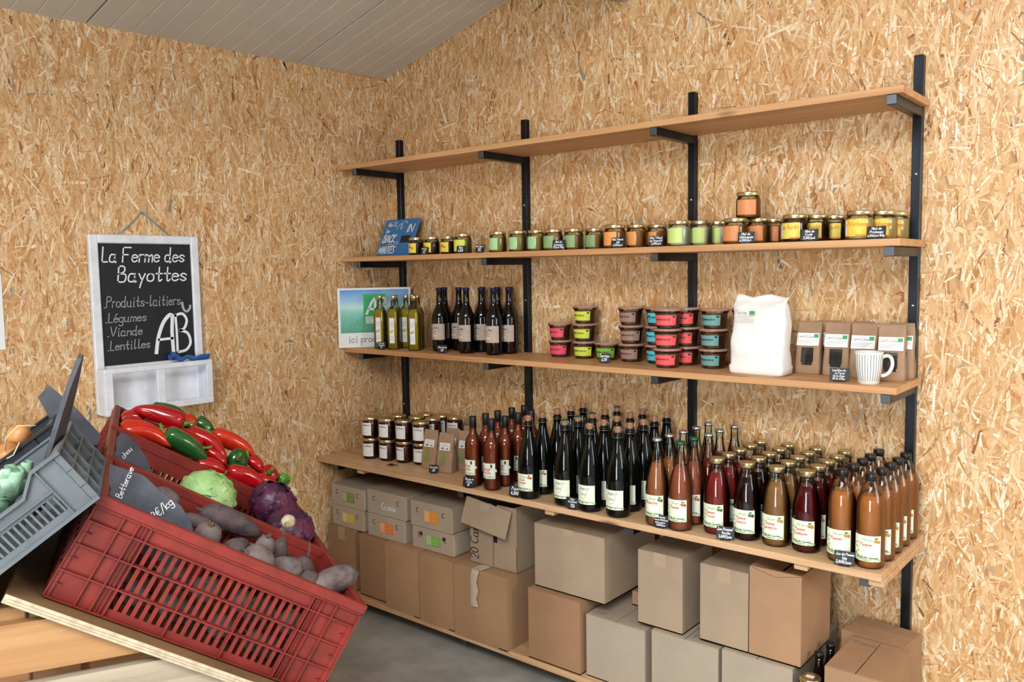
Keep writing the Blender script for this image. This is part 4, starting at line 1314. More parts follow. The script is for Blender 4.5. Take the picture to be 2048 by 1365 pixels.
carton('small carton with orange sticker, lower one in the middle stack', .312, .560, -.456, ZB + .292, .104, (226, 124, 52))
carton('small carton without sticker, upper one in the middle stack', .308, .568, -.452, ZB + .3965, .110, (200, 200, 200), sticker=False)
carton('small carton with green sticker, lower one in the third stack', .612, .864, -.458, ZB + .2985, .094, (124, 178, 76), flap=True)
carton('small carton with amber sticker, upper one in the third stack', .600, .852, -.455, ZB + .3930, .112, (232, 146, 52))
# boxes and bottles at the right end
card_box('box with pencil marks on its lid at the front right corner', 2.418, 2.594, -.470, .258, ZB, .300, CB[2], tape=False, seam='y', text=('Pomme', -.07, .08, .022))
card_box('closed box behind the pencil marked one near the last upright', 2.378, 2.580, -.185, .150, ZB, .295, CB[2], rz=-.10, tape=False, seam='x', text=('7 L', -.02, .03, .022))
for k, (x, y) in enumerate(((2.378, -.30), (2.372, -.386))):
    tb_ = thing('dark_bottle', 'dark bottle neck showing between the right hand boxes, ' + ('rear one' if k == 0 else 'front one'), 'bottle', (x, y, ZB), 0, 'dark bottles standing between the boxes')
    obj('glass', MB().lathe([(.030, 0), (.035, .004), (.035, .17), (.030, .20), (.016, .235), (.0125, .26), (.0125, .285)], 20), BEER, tb_)
    obj('cap', MB().lathe([(.0145, .282), (.0145, .296), (.012, .298)], 16), BLACKP, tb_)
for k, (x, y) in enumerate(((2.376, -.470), (2.3755, -.555))):
    pass
tb_ = thing('lidded_jar', 'gold lidded jar with white sticker standing low between the boxes', 'jar', (2.372, -.462, ZB), 0)
obj('glass', MB().lathe([(.030, 0), (.035, .004), (.035, .22), (.030, .235)], 20), BEER, tb_)
obj('lid', MB().lathe([(.0315, .232), (.032, .234), (.032, .246), (.029, .2475)], 20), GOLD, tb_)
obj('sticker', MB().box(-.012, .012, -.009, .009, .2474, .248), PAPER, tb_)

# ------------------------------------------------------------------ chalkboard on the left wall
WHITEP = mat('white_painted_wood', (226, 228, 234), 0.5, var=0.05, vscale=20)
BOARD = mat('chalkboard_black', (26, 29, 36), 0.6, var=0.15, vscale=6)
t = thing('chalkboard', 'white framed chalkboard with farm name hanging on the left wall', 'chalkboard', (0.001, -1.295, 1.075), 0)
t.rotation_euler = (0, 0, 0)
# local: y along the wall (left is -y), z up, x out of the wall
Y0, Y1, ZT_ = -.222, .222, .690
fw = .034
for (a, b_, c, d) in ((Y0, Y0 + fw, .0, ZT_), (Y1 - fw, Y1, .0, ZT_)):
    obj('frame_side', MB().cbox(.0, .022, a, b_, c, d, .004), WHITEP, t)
obj('frame_top', MB().cbox(.0, .0215, Y0 + fw - .001, Y1 - fw + .001, ZT_ - fw, ZT_, .004), WHITEP, t)
obj('slate', MB().box(.002, .012, Y0 + fw, Y1 - fw, .185, ZT_ - fw), BOARD, t)
def onb(x, y, l):
    return (.0126 + l * .0003, x, y)
fl = Flat()
fl.text('La Ferme des', -.174, .585, .056, .0050, 0, slant=.12, sp=.88)
fl.text('Bayottes', -.118, .508, .060, .0054, 0, slant=.12, sp=1.02)
obj('heading_writing', fl.mb(onb), [CHALK, CHALKG], t); fl = Flat()
fl.text('.Produits-laitiers', -.176, .410, .042, .0030, 1, slant=.12, sp=.80)
fl.text('.Légumes', -.172, .352, .036, .0030, 1, slant=.12, sp=1.0)
fl.text('.Viande', -.168, .298, .036, .0030, 1, slant=.12, sp=1.0)
fl.text('.Lentilles', -.170, .244, .036, .0030, 1, slant=.12, sp=.95)
obj('list_writing', fl.mb(onb), [CHALK, CHALKG], t); fl = Flat()
fl.line(smooth_line([(.022, .222), (.034, .285), (.060, .345), (.094, .370), (.092, .300), (.094, .222)]), .015, 0)
fl.line([(.036, .272), (.092, .274)], .010, 0)
fl.line(smooth_line([(.112, .222), (.112, .300), (.110, .366)]), .010, 0)
fl.line(smooth_line([(.108, .366), (.140, .372), (.158, .345), (.146, .312), (.128, .304)]), .011, 0)
fl.line(smooth_line([(.128, .304), (.160, .290), (.170, .250), (.150, .222), (.118, .216)]), .011, 0)
fl.line(smooth_line([(.142, .416), (.146, .392), (.160, .380), (.174, .392), (.176, .402)]), .010, 1)
obj('logo_drawing', fl.mb(onb), [CHALK, CHALKG], t)
# crate-like tray at the foot
tr = obj('tray_back', MB().box(.001, .010, Y0 + .002, Y1 - .002, .012, .186), WHITEP, t)
TX = .078
obj('tray_bottom', MB().cbox(.008, TX, Y0 + .004, Y1 - .004, .0, .014, .002), WHITEP, t)
for a in (Y0, Y1 - .010):
    obj('tray_side', MB().cbox(.022, TX, a, a + .010, .0, .178, .002), WHITEP, t)
for (a, b_, c, d) in ((Y0, Y1, .160, .180), (Y0, Y1, .0, .026), (Y0, Y0 + .032, .026, .160), (Y1 - .028, Y1, .026, .160), (-.018, .016, .026, .160)):
    obj('tray_front_rail', MB().cbox(TX - .001, TX + .010, a + .0005, b_ - .0005, c, d, .002), WHITEP, t)
STRING = mat('string_blue_grey', (120, 150, 168), 0.8)
st = MB()
st.tube([(.012, -.110, ZT_ - .002), (.006, -.05, ZT_ + .045), (.004, -.005, ZT_ + .092), (.004, .05, ZT_ + .048), (.012, .105, ZT_ - .002)], .0022, 6)
obj('hanging_string', st, STRING, t)
obj('nail', MB().lathe([(.003, 0), (.003, .010), (.005, .0105), (.004, .012)], 8).xf(Matrix.Translation((-.001, -.005, ZT_ + .094)) @ Matrix.Rotation(radians(90), 4, 'Y')), SCREW, t)
RAG = mat('blue_cloth', (52, 92, 160), 0.85, var=0.15, vscale=40)
rg_ = MB()
rr = random.Random(6)
def ragf(u, v):
    y = .060 + u * .165
    pinch = .5 + .5 * abs(u - .42) * 1.6
    z = .182 + .018 * pinch * sin(v * pi * 2 + u * 5) + .010 * sin(u * 17) * (1 - u) + .016 * (1 - u) ** 2
    x = .050 + .022 * pinch * cos(v * pi * 2 + u * 4) 
    return (x, y, z)
rg_.grid(ragf, 22, 14)
o = obj('knotted_cloth', rg_.xf(Matrix.Translation((0.001, -1.295, 1.079))), RAG)
tag(o, 'blue knotted cloth strip lying on the chalkboard tray', 'cloth')
# white paper at the left edge of the picture
o = obj('paper_sheet', MB().cbox(.001, .004, -2.05, -1.815, 1.352, 1.62, .0012), PAPER)
tag(o, 'white paper fixed to the left wall at the picture edge', 'paper')

# ------------------------------------------------------------------ A-frame vegetable stand
AZ_E = Vector((.4405, .8977, 0)); AZ_V = Vector((-.8977, .4405, 0)); UPZ = Vector((0, 0, 1))
def frame(e, v, n, o):
    m = Matrix((e, v, n)).transposed().to_4x4(); m.translation = Vector(o); return m
TILT = .5529
RU = AZ_E * cos(TILT) - UPZ * sin(TILT); RN = AZ_E * sin(TILT) + UPZ * cos(TILT)
RP0 = Vector((1.5808, -2.3239, .9989))
MR = frame(RU, AZ_V, RN, RP0)                                   # right slope: x down the slope, y away, z off the board
GT = -.62026
GU = AZ_E * cos(GT) - UPZ * sin(GT); GN = AZ_E * sin(GT) + UPZ * cos(GT)
GP0 = Vector((1.6856, -2.2485, 1.1924))
MG = frame(GU, AZ_V, GN, GP0)                                   # left slope
MS = frame(AZ_E, AZ_V, UPZ, (RP0.x, RP0.y, 0))                  # the stand itself, on the floor
PINE = wood_mat('pallet_pine', 0, (134, 90, 50), (166, 122, 76), (184, 142, 96))
PINEG = wood_mat('weathered_pine', 0, (128, 112, 92), (164, 148, 126), (182, 168, 146))
PLY_SHADED = mat('plywood', (128, 100, 68), 0.6, var=0.12, vscale=6)  # sheet brown darkened to carry the shade on the boards; edge stays lighter
t = thing('pallet_stand', 'A-shaped pallet wood stand holding the sloping vegetable crates', 'stand', matrix=MS)
def slope_z(x): return .9989 - math.tan(TILT) * x - .0225          # underside of the right board
def lslope_z(x): return 1.0507 + .714 * (x + .084) - .024
for yv in (-.02, 1.17):
    for k, (z0, z1, mm) in enumerate(((.865, .963, PINE), (.740, .842, PINEG), (.60, .705, PINE), (.45, .555, PINEG), (.30, .405, PINE), (.14, .245, PINEG))):
        xl0 = (z0 + .024 - 1.0507) / .714 - .084; xl1 = (z1 + .024 - 1.0507) / .714 - .084
        xr0 = (.9989 - .0225 - z0) / math.tan(TILT); xr1 = (.9989 - .0225 - z1) / math.tan(TILT)
        xr0, xr1 = min(xr0, .62), min(xr1, .62); xl0, xl1 = max(xl0, -.62), max(xl1, -.62)
        obj('plank', MB().prism([(xl0, z0), (xr0, z0), (xr1, z1), (xl1, z1)], yv, yv + .021), mm, t)
for yv in (.004, 1.13):
    for x in (-.60, -.085, .55):
        ztop = min(slope_z(x + .06) - .005, lslope_z(x) - .005 if x < -.084 else 9)
        obj('post', MB().cbox(x, x + .06, yv, yv + .035, 0, ztop, .003), PINE, t)
obj('ridge_batten', MB().cbox(-.105, -.065, .0, 1.17, .925, .965, .003), PINEG, t)
t1 = thing('plywood_sheet', 'sloping plywood board under the red crates', 'board', matrix=MR)
obj('sheet', MB().cbox(-.058, .655, -.040, 1.235, -.0175, -.0005, .001), PLY_SHADED, t1)
obj('edge_band', MB().cbox(-.0582, .6552, -.0412, -.0398, -.0177, -.0003, .0004), mat('plywood_edge', (186, 172, 144), .65, var=.12, vscale=60), t1)
pl_ = MB()
for k in (0, 1):
    pl_.box(-.05, .65, -.0416, -.0410, -.0128 + k * .0055, -.0122 + k * .0055)
obj('edge_plies', pl_, mat('ply_glue_line', (140, 106, 84), .7), t1)
t2 = thing('plywood_sheet', 'sloping plywood board under the grey and black crates', 'board', matrix=MG)
obj('sheet', MB().cbox(-.86, -.252, .010, 1.20, -.0175, -.0005, .001), PLY_SHADED, t2)

# ------------------------------------------------------------------ plastic crates
def red_crate(label, v0, mats, dz=0.0, H=.216):
    L_, W_ = .6, .398
    t = thing('red_crate', label, 'crate', matrix=MR @ Matrix.Translation((0, v0, 0.0005 + dz)), group='red plastic vegetable crates')
    th = .012
    def long_wall(flip):
        b = MB()
        def B(x0, x1, y0, y1, z0, z1):
            if flip: y0, y1 = W_ - y1, W_ - y0
            b.box(x0, x1, y0, y1, z0, z1)
        S0, S1 = .116, .484
        yi0, yi1 = .009, .0125                                  # the recessed skin
        B(0, S0, yi0, yi1, 0, .195); B(S1, L_, yi0, yi1, 0, .195)
        B(S0, S1, yi0, yi1, 0, .020); B(S0, S1, yi0, yi1, .160, .195)
        B(S0, S1, yi0, yi1, .0575, .0625); B(S0, S1, yi0, yi1, .1115, .1165)
        n = 21
        p = (S1 - S0) / n
        for k in range(n + 1):                                   # bars between the slots
            x = S0 + k * p
            B(x - .0042, x + .0042, yi0, yi1 + .001, .020, .160)
        for x in (.0015, .060, .090, .116, .237, .361, .484, .508, .540, .5985):   # ribs standing proud
            B(x - .0015, x + .0015, 0, yi0 + .001, .003 if x not in (.090, .508) else .004, .194 if x not in (.237, .361) else .162)
        for x in (.100, .108, .492, .500):
            B(x - .0007, x + .0007, .004, yi0 + .001, .004, .19)
        for z in (.0045, .060, .114, .1625, .193):
            B(0, L_, .0 if z in (.0045, .193) else .0012, yi0 + .001, z - .0015, z + .0015)
        for z0, z1 in ((.0045, .060), (.060, .114), (.114, .1625)):      # corner webs and steps
            zm = (z0 + z1) / 2
            for a, c in ((.0, .022), (L_ - .022, L_)):
                B(a, c, .003, yi0 + .001, zm - .001, zm + .001)
                B(a if a == 0 else L_ - .012, .012 if a == 0 else L_, .0045, yi0 + .001, z0, z1)
        return b
    for fp in (False, True):
        o = obj('side_wall', long_wall(fp), mats, t)
    for e in (0, 1):
        b = MB()
        def B(x0, x1, y0, y1, z0, z1):
            if e: x0, x1 = L_ - x1, L_ - x0
            b.box(x0, x1, y0, y1, z0, z1)
        B(.008, .0115, .010, W_ - .010, 0, .195)
        for k in range(9):
            y = .012 + (W_ - .024) * k / 8
            B(.0005, .009, y - .0015, y + .0015, .002, .194)
        for z in (.0045, .060, .114, .1625):
            B(.001, .009, .010, W_ - .010, z - .0015, z + .0015)
        obj('end_wall', b, mats, t)
    b = MB()
    z0, z1 = .195, H
    b.cbox(-.004, L_ + .004, -.003, .0135, z0, z1, .002); b.cbox(-.004, L_ + .004, W_ - .0135, W_ + .0015, z0, z1, .002)
    b.cbox(-.004, .0145, .0130, W_ - .0130, z0 + .0003, z1 - .0003, .002); b.cbox(L_ - .0145, L_ + .004, .0130, W_ - .0130, z0 + .0003, z1 - .0003, .002)
    obj('rim', b, mats, t)
    b = MB()
    for k in range(14):
        x = .012 + k * (.576 / 13.0)
        b.box(x - .010, x + .010, .012, W_ - .012, .004, .008)
    for k in range(4): b.box(.012, .588, .02 + k * .115, .032 + k * .115, .001, .005)
    obj('bottom', b, mats, t)
    return t
REDP = mat('red_plastic', (134, 44, 36), 0.42, var=0.10, vscale=14, col2=(106, 36, 30))
red_crate('front red plastic crate holding dirty beetroots', 0.0, REDP)
red_crate('middle red plastic crate holding cabbages', .4015, REDP)
red_crate('rear red plastic crate heaped with peppers', .803, REDP, H=.222)

GREYP = mat('grey_plastic', (98, 104, 108), 0.4, var=0.08, vscale=12)
def low_crate(name, label, cat, M_, L_, W_, H, m, group=None, dip=True):
    """display crate with a lowered near side; local x runs from -L_ to 0"""
    t = thing(name, label, cat, matrix=M_, group=group)
    lo = H * .74 if dip else H
    b = MB()
    b.box(-.050, 0, .006, .009, 0, H)                            # solid corner panel
    b.prism([(-L_, 0), (-.050, 0), (-.050, .019), (-L_, .019)], .006, .009); b.prism([(-L_, .053), (-.050, .053), (-.050, H), (-.056, H - .001), (-.094, lo), (-L_, lo)], .006, .009)
    x = -.056
    while x > -L_ + .02:
        b.box(x - .0042, x, .006, .0095, .018, .054); x -= .0115
    obj('side_wall', b, m, t)
    b = MB().box(-L_, 0, W_ - .009, W_ - .006, 0, H)
    for k in range(8): b.box(-L_ * k / 8 - .003, -L_ * k / 8, W_ - .006, W_, 0, H)
    obj('side_wall', b, m, t)
    for e in (0, 1):
        b = MB()
        def B(x0, x1, y0, y1, z0, z1):
            if e: x0, x1 = -L_ - x1, -L_ - x0
            b.box(x0, x1, y0, y1, z0, z1)
        B(-.014, -.011, .006, W_ - .006, .0, H)
        for y in (.003, W_ * .20, W_ * .42, W_ * .72, W_ - .006):
            B(-.012, 0, y, y + .003, .002, H - .003)
        for z in (.0, H * .30, H * .62):
            B(-.012, -.0005, .003, W_ - .003, z + .0005, z + .0035)
        obj('end_wall', b, m, t)
    rm = MB()
    rm.prism([(-L_, lo), (-.094, lo), (-.056, H), (.002, H), (.002, H - .006), (-.055, H - .006), (-.093, lo - .006), (-L_, lo - .006)], -.002, .014)
    rm.cbox(-.016, .002, .013, W_ - .001, H - .006, H, .0015); rm.cbox(-L_ - .002, -L_ + .016, .013, W_ - .001, H - .006, H, .0015); rm.cbox(-L_, 0, W_ - .014, W_ + .001, H - .0058, H - .0002, .0015)
    rm.prism([(-L_, .0), (0, .0), (0, .007), (-L_, .007)], -.004, .007)
    obj('rim', rm, m, t)
    obj('rib', MB().box(-.0515, -.0485, .0, .0075, .003, H - .004), m, t)
    obj('rib', MB().box(-L_, -.05, .0, .0075, .0605, .0635), m, t)
    obj('bottom', MB().box(-L_ + .012, -.012, .008, W_ - .008, .002, .006), m, t)
    return t
low_crate('grey_crate', 'shallow grey plastic crate with slotted side on the left slope', 'crate', MG, .54, .36, .115, GREYP)
low_crate('black_crate', 'black plastic crate with onions behind the grey crate', 'crate', MG @ Matrix.Translation((-.034, .372, 0.0005)), .44, .30, .135, mat('crate_black', (34, 36, 42), .4), dip=False)

# ------------------------------------------------------------------ vegetables
def put_mesh(name, b, mats, M_, label, cat, group):
    o = obj(name, b, mats); o.matrix_world = M_
    return tag(o, label, cat, group)
REDV = mat('pepper_red', (182, 16, 22), 0.16, coat=0.7, var=0.12, vscale=10, col2=(150, 8, 14))
REDO = mat('pepper_orange_red', (212, 52, 22), 0.16, coat=0.7, var=0.15, vscale=10, col2=(176, 20, 14))
GREENV = mat('pepper_green', (40, 104, 44), 0.14, coat=0.8, var=0.2, vscale=9, col2=(20, 60, 30))
STEMG = mat('pepper_stem', (92, 134, 54), 0.5)
def pepper(label, A, B, R, m, bend=.02, stem_at='A', seed=0):
    rr = random.Random(seed)
    A, B = Vector(A), Vector(B)
    if stem_at == 'B': A, B = B, A
    d = B - A
    ln = d.length
    side = Vector((rr.uniform(-1, 1), rr.uniform(-.6, .6), .9)); side = (side - d.normalized() * side.dot(d.normalized())).normalized()
    c = thing('pepper', label, 'pepper', group='pointed peppers in the rear crate')
    c.matrix_world = MR @ Matrix.Translation(A)
    N = 14
    pts, rs = [], []
    for k in range(N + 1):
        q = k / N
        pts.append(d * q + side * (bend * 4 * q * (1 - q)))
        prof = [(0, .30), (.04, .78), (.14, 1.0), (.40, .97), (.65, .80), (.85, .52), (.95, .28), (1, .05)]
        for (a, ra), (b_, rb) in zip(prof, prof[1:]):
            if a <= q <= b_: rs.append(R * blend(ra, rb, (q - a) / (b_ - a))); break
    ph = rr.uniform(0, 6)
    b = MB().tube(pts, rs, 18, lobes=lambda q, th: 1 + .085 * cos(3 * th + ph + q) * (1 - q * .6) + .03 * sin(7 * q + 2 * th))
    obj('flesh', b, m, c)
    dn = d.normalized()
    s = MB().tube([dn * .002, -dn * .006, -dn * .016 + side * .006, -dn * .026 + side * .014], [R * .42, R * .22, .0042, .0048], 9)
    obj('stem', s, STEMG, c)
    return c
PEP = [
 ('large glossy red pepper lying on top at the upper left', (.030, .965, .262), (.182, .95, .292), .026, REDV, 'B', .006),
 ('red pepper tucked behind the large one by the crate corner', (.030, 1.03, .215), (.075, .99, .258), .024, REDV, 'A', .0),
 ('small dull red pepper under the large one at left', (.026, .935, .212), (.090, .925, .236), .021, REDV, 'A', .01),
 ('curved red pepper along the near rim at left', (.024, .865, .205), (.170, .858, .224), .025, REDO, 'A', .022),
 ('dark green pepper at the far rim behind the large red one', (.090, 1.09, .262), (.200, 1.10, .292), .027, GREENV, 'A', .01),
 ('orange red pepper standing up with its stem forward', (.196, 1.03, .282), (.215, 1.12, .270), .030, REDO, 'A', .0),
 ('green pepper at the far rim right of the orange red one', (.228, 1.12, .296), (.300, 1.10, .270), .020, GREENV, 'A', .008),
 ('long slim red pepper across the middle of the heap', (.204, 1.0, .262), (.345, .935, .245), .024, REDV, 'A', .018),
 ('red pepper behind the big green one', (.125, .945, .248), (.262, .94, .250), .021, REDV, 'B', .008),
 ('big green pepper lying at the near rim', (.136, .875, .252), (.286, .868, .228), .027, GREENV, 'A', .008),
 ('orange red pepper along the far rim at the right', (.285, 1.08, .282), (.445, 1.06, .278), .027, REDO, 'A', .010),
 ('dark red pepper low by the near rim right of the big green one', (.262, .885, .205), (.350, .865, .222), .026, REDV, 'A', .004),
 ('red pepper pointing down in the centre right', (.285, .965, .245), (.350, .925, .235), .022, REDV, 'A', .0),
 ('round end of a green pepper facing forward', (.381, .965, .262), (.390, 1.06, .240), .028, GREENV, 'A', .0),
 ('broad red pepper at the near rim next to the red cabbage', (.350, .870, .222), (.482, .860, .228), .026, REDV, 'A', .012),
 ('small red pepper with green stem at the right', (.425, 1.03, .268), (.476, 1.0, .248), .019, REDV, 'A', .006),
 ('red pepper end at the lower right of the heap', (.492, .975, .262), (.515, 1.06, .235), .025, REDV, 'A', .0),
 ('thin red pepper under the lower right one', (.455, .93, .232), (.530, .93, .240), .019, REDV, 'A', .004),
 ('bright green pepper tip at the lower end of the crate', (.562, 1.01, .256), (.530, 1.09, .236), .021, mat('pepper_bright_green', (74, 150, 44), .18, coat=.6), 'A', .0),
 ('red pepper low in the middle of the crate', (.120, 1.0, .215), (.250, 1.02, .220), .026, REDV, 'A', .0),
 ('red pepper low in the right of the crate', (.400, .99, .215), (.300, 1.03, .225), .026, REDV, 'A', .0),
]
for k, (lab, A, B, R, m, st, bend) in enumerate(PEP):
    pepper(lab, A, B, R * 1.14, m, bend, st, k + 3)

BEET = mat('beet_skin', (98, 84, 82), 0.8, var=0.30, vscale=34, bump=0.7, bscale=70, col2=(58, 46, 50))
BEETP = mat('beet_skin_pale', (126, 114, 110), 0.8, var=0.22, vscale=30, bump=0.7, bscale=70, col2=(82, 68, 72))
ROOTT = mat('beet_root', (100, 78, 76), 0.8)
CROWN = mat('beet_crown', (112, 92, 66), 0.9, var=0.4, vscale=80, bump=0.8, bscale=120)
def beet(label, A, B, R, m, seed, tail=.03):
    """A is the crown, B the root end (local crate coordinates)"""
    rr = random.Random(seed)
    A, B = Vector(A), Vector(B)
    d = B - A
    c = thing('beetroot', label, 'beetroot', group='dirty beetroots in the front crate')
    c.matrix_world = MR @ Matrix.Translation(A)
    N = 12
    pts, rs = [], []
    sd = Vector((rr.uniform(-1, 1), rr.uniform(-1, 1), rr.uniform(-.2, 1)))
    prof = [(0, .35), (.05, .62), (.15, .88), (.32, 1), (.6, .94), (.8, .72), (.92, .42), (1, .14)]
    for k in range(N + 1):
        q = k / N
        pts.append(d * q + sd * .006 * sin(q * pi))
        for (a, ra), (b_, rb) in zip(prof, prof[1:]):
            if a <= q <= b_: rs.append(R * blend(ra, rb, (q - a) / (b_ - a))); break
    ph = rr.uniform(0, 6)
    obj('root_body', MB().tube(pts, rs, 16, lobes=lambda q, th: 1 + .05 * sin(2 * th + ph) + .035 * sin(3 * th + 5 * q + ph)), m, c)
    dn = d.normalized()
    if tail:
        obj('tap_root', MB().tube([d * .985, d + dn * tail * .5 + sd * .004, d + dn * tail + sd * .014], [R * .16, R * .07, .0008], 7), ROOTT, c)
    cr = MB()
    for k in range(5):
        a = rr.uniform(0, 6.28); q = Vector((cos(a), sin(a), rr.uniform(-.3, .8))) * R * .16
        cr.tube([q * .5 + dn * .004, q - dn * rr.uniform(.004, .011)], [R * .13, R * .07], 6)
    obj('crown', cr, CROWN, c)
    return c
BT = [
 ('long dark beetroot lying by the far rim', (.243, .335, .196), (.400, .325, .200), .030, BEET, .02),
 ('round pale beetroot right of the slate', (.240, .135, .215), (.262, .160, .140), .030, BEETP, .03),
 ('rooty beetroot half behind the slate', (.180, .285, .196), (.120, .310, .198), .020, BEETP, .02),
 ('purple beetroot beside the round pale one', (.300, .105, .182), (.345, .150, .196), .026, BEET, .02),
 ('pale beetroot on end in the middle of the crate', (.384, .205, .226), (.398, .260, .130), .024, BEETP, .02),
 ('slender beetroot with its root pointing up', (.455, .260, .150), (.440, .290, .226), .023, BEET, .03),
 ('large greyish beetroot at the near rim', (.330, .090, .200), (.405, .110, .180), .031, BEETP, .02),
 ('round dark beetroot with upright root at the right', (.520, .250, .150), (.508, .248, .212), .034, BEET, .035),
 ('oblong beetroot at the near rim right of centre', (.470, .120, .206), (.395, .135, .184), .024, BEETP, .0),
 ('greyish beetroot near the lower right rim', (.470, .110, .186), (.530, .130, .176), .029, BEET, .0),
 ('long muddy beetroot sticking out over the lower right corner', (.600, .155, .238), (.500, .090, .176), .030, BEETP, .0),
 ('thin dark beetroot behind the slate edge', (.195, .235, .190), (.262, .245, .196), .015, BEET, .02),
 ('beetroot in the middle row, partly buried', (.340, .215, .170), (.410, .190, .160), .030, BEET, .02),
 ('beetroot low by the far wall', (.450, .340, .150), (.530, .335, .160), .030, BEET, .02),
 ('beetroot at the far right bottom', (.555, .330, .120), (.480, .300, .110), .032, BEETP, .02),
]
k = 0
for row, z in ((0, .045), (1, .105)):
    for x in (.15, .215, .28, .345, .41, .475, .54):
        k += 1
        if row == 1 and x < .2: continue
        BT.append(('beetroot behind the slots, %s row, %s from the left' % ('lower' if row == 0 else 'upper', ['first', 'second', 'third', 'fourth', 'fifth', 'sixth', 'seventh'][(k - 1) % 7]),
                   (x - .02 + .02 * ((k * 7) % 3 - 1), .050 + .006 * (k % 3), z + .016 * ((k % 2) - .5)), (x + .035, .052 + .010 * ((k + 1) % 3), z - .014 * ((k % 2) - .5)), .026, BEETP if k % 3 else BEET, .0))
for k, (lab, A, B, R, m, tl) in enumerate(BT):
    beet(lab, A, B, R, m, k + 11, tl)

def cabbage(label, C_, R, m, mleaf, seed, stem_dir=None, squash=.9, name='cabbage', ruf=1.0):
    rr = random.Random(seed)
    c = thing(name, label, 'cabbage')
    c.matrix_world = MR @ Matrix.Translation(C_)
    b = MB()
    ph = [rr.uniform(0, 6) for _ in range(6)]
    def surf(u, v):
        th, la = u * 2 * pi, (v - .5) * pi
        r = R * (.965 + .018 * sin(3 * th + ph[0]) * cos(la) + .012 * sin(5 * la + 2 * th + ph[1]))
        return (r * cos(la) * cos(th), r * cos(la) * sin(th), r * sin(la) * squash)
    b.grid(surf, 28, 18); obj('heart', b, m, c)
    for k in range(7):
        d = Vector((rr.uniform(-1, 1), rr.uniform(-1, .4), rr.uniform(-.1, 1))).normalized()
        if k == 0 and stem_dir: d = Vector(stem_dir).normalized()
        a = d.orthogonal().normalized(); q = d.cross(a)
        rot = rr.uniform(0, 6.28); a, q = a * cos(rot) + q * sin(rot), q * cos(rot) - a * sin(rot)
        ang = rr.uniform(.85, 1.25)
        off = .012 + .012 * (k % 3)
        p0 = [rr.uniform(0, 6) for _ in range(3)]
        def leaf(u, v):
            s, t_ = (u - .5) * 2, (v - .5) * 2
            rad = math.hypot(s, t_)
            sc_ = ang * (1 + .08 * sin(5 * math.atan2(t_, s) + p0[0])) * (1 if rad < 1 else 1 / rad)
            s2, t2 = s * sc_, t_ * sc_
            w = (d + a * s2 + q * t2).normalized()
            edge = max(0, min(1, rad) - .7) / .3
            r = R * (1 + off * .5 + ruf * edge * (.020 + .035 * sin(9 * math.atan2(t_, s) + p0[1])) + .016 * math.exp(-(s / .05) ** 2) + ruf * .012 * abs(sin(t_ * 8 + abs(s) * 6 + p0[2])) + .010 * sin(5 * s + p0[1]) * sin(6 * t_ + p0[2]))
            w = w * r
            return (w.x, w.y, w.z * squash)
        obj('leaf', MB().grid(leaf, 18, 18), mleaf, c)
    if stem_dir:
        sdv = Vector(stem_dir).normalized(); sdv2 = Vector((sdv.x, sdv.y, sdv.z * squash))
        st_ = MB().lathe([(.021, -.012), (.019, .006), (.015, .012), (.006, .011), (.001, .009)], 14)
        st_.xf(Matrix.Translation(sdv2 * R * 1.0) @ sdv.to_track_quat('Z', 'Y').to_matrix().to_4x4())
        obj('cut_stem', st_, mat('cabbage_cut_stem', (206, 200, 172), .7, var=.25, vscale=60, col2=(150, 120, 70)), c)
    return c
CABG = mat('cabbage_green', (168, 204, 134), 0.45, var=0.18, vscale=16, col2=(128, 172, 96), bump=.25, bscale=30)
CABL = mat('cabbage_leaf_pale', (182, 216, 150), 0.42, var=0.22, vscale=22, col2=(138, 184, 106), bump=.3, bscale=34)
CABR = mat('cabbage_red', (74, 34, 66), 0.4, var=0.3, vscale=14, col2=(40, 22, 46), bump=.4, bscale=26)
CABRL = mat('cabbage_red_leaf', (104, 46, 76), 0.38, var=0.35, vscale=22, col2=(44, 24, 50), bump=.8, bscale=30)
cabbage('pale green cabbage in the middle crate', (.290, .615, .180), .076, CABG, CABL, 5)
cabbage('dark red cabbage further back in the middle crate', (.478, .690, .226), .066, CABR, CABRL, 9, (.55, .1, .75), name='red_cabbage', ruf=1.25)
cabbage('dark red cabbage with cut stem facing out, nearest the lower end', (.522, .548, .200), .066, CABR, CABRL, 14, (-.45, -.75, .45), name='red_cabbage', ruf=1.25)

# slates with chalk prices standing in the crates
SLT = mat('slate_stone', (78, 80, 88), 0.6, var=0.2, vscale=18, bump=.5, bscale=30, col2=(58, 60, 66))
def slate(label, M_, poly, y0, th=.005, lean=0.0, name='slate_sign', text=None):
    t = thing(name, label, 'slate', matrix=M_ @ Matrix.Translation((0, y0, 0)) @ Matrix.Rotation(lean, 4, 'X'))
    obj('stone', MB().prism(poly, 0, th), SLT, t)
    if text:
        for (s, x, y, h, r) in text:
            fl = Flat(); fl.text(s, x, y, h, h * .085, 0, rot=r, slant=.2)
            obj('chalk_line', fl.mb(lambda x, y, l: (x, -.0006, y)), CHALK, t)
    return t
slate('large slate with white chalk writing in the beetroot crate', MR, [(.016, .130), (.200, .130), (.212, .190), (.186, .222), (.150, .246), (.105, .256), (.055, .272), (-.012, .266), (.002, .236), (.014, .222)], .046,
      text=[('Betterave', .040, .214, .0125, radians(98)), ('2€/kg', .118, .200, .017, radians(72))])
slate('smaller slate standing in the cabbage crate', MR, [(.016, .120), (.110, .120), (.120, .205), (.086, .236), (.050, .258), (.004, .270), (.000, .250), (.014, .224)], .446,
      text=[('chou', .040, .214, .013, radians(80))])
t = thing('slate_sign', 'tall narrow slate standing almost edge on in the grey crate', 'slate', matrix=MG)
b = MB()
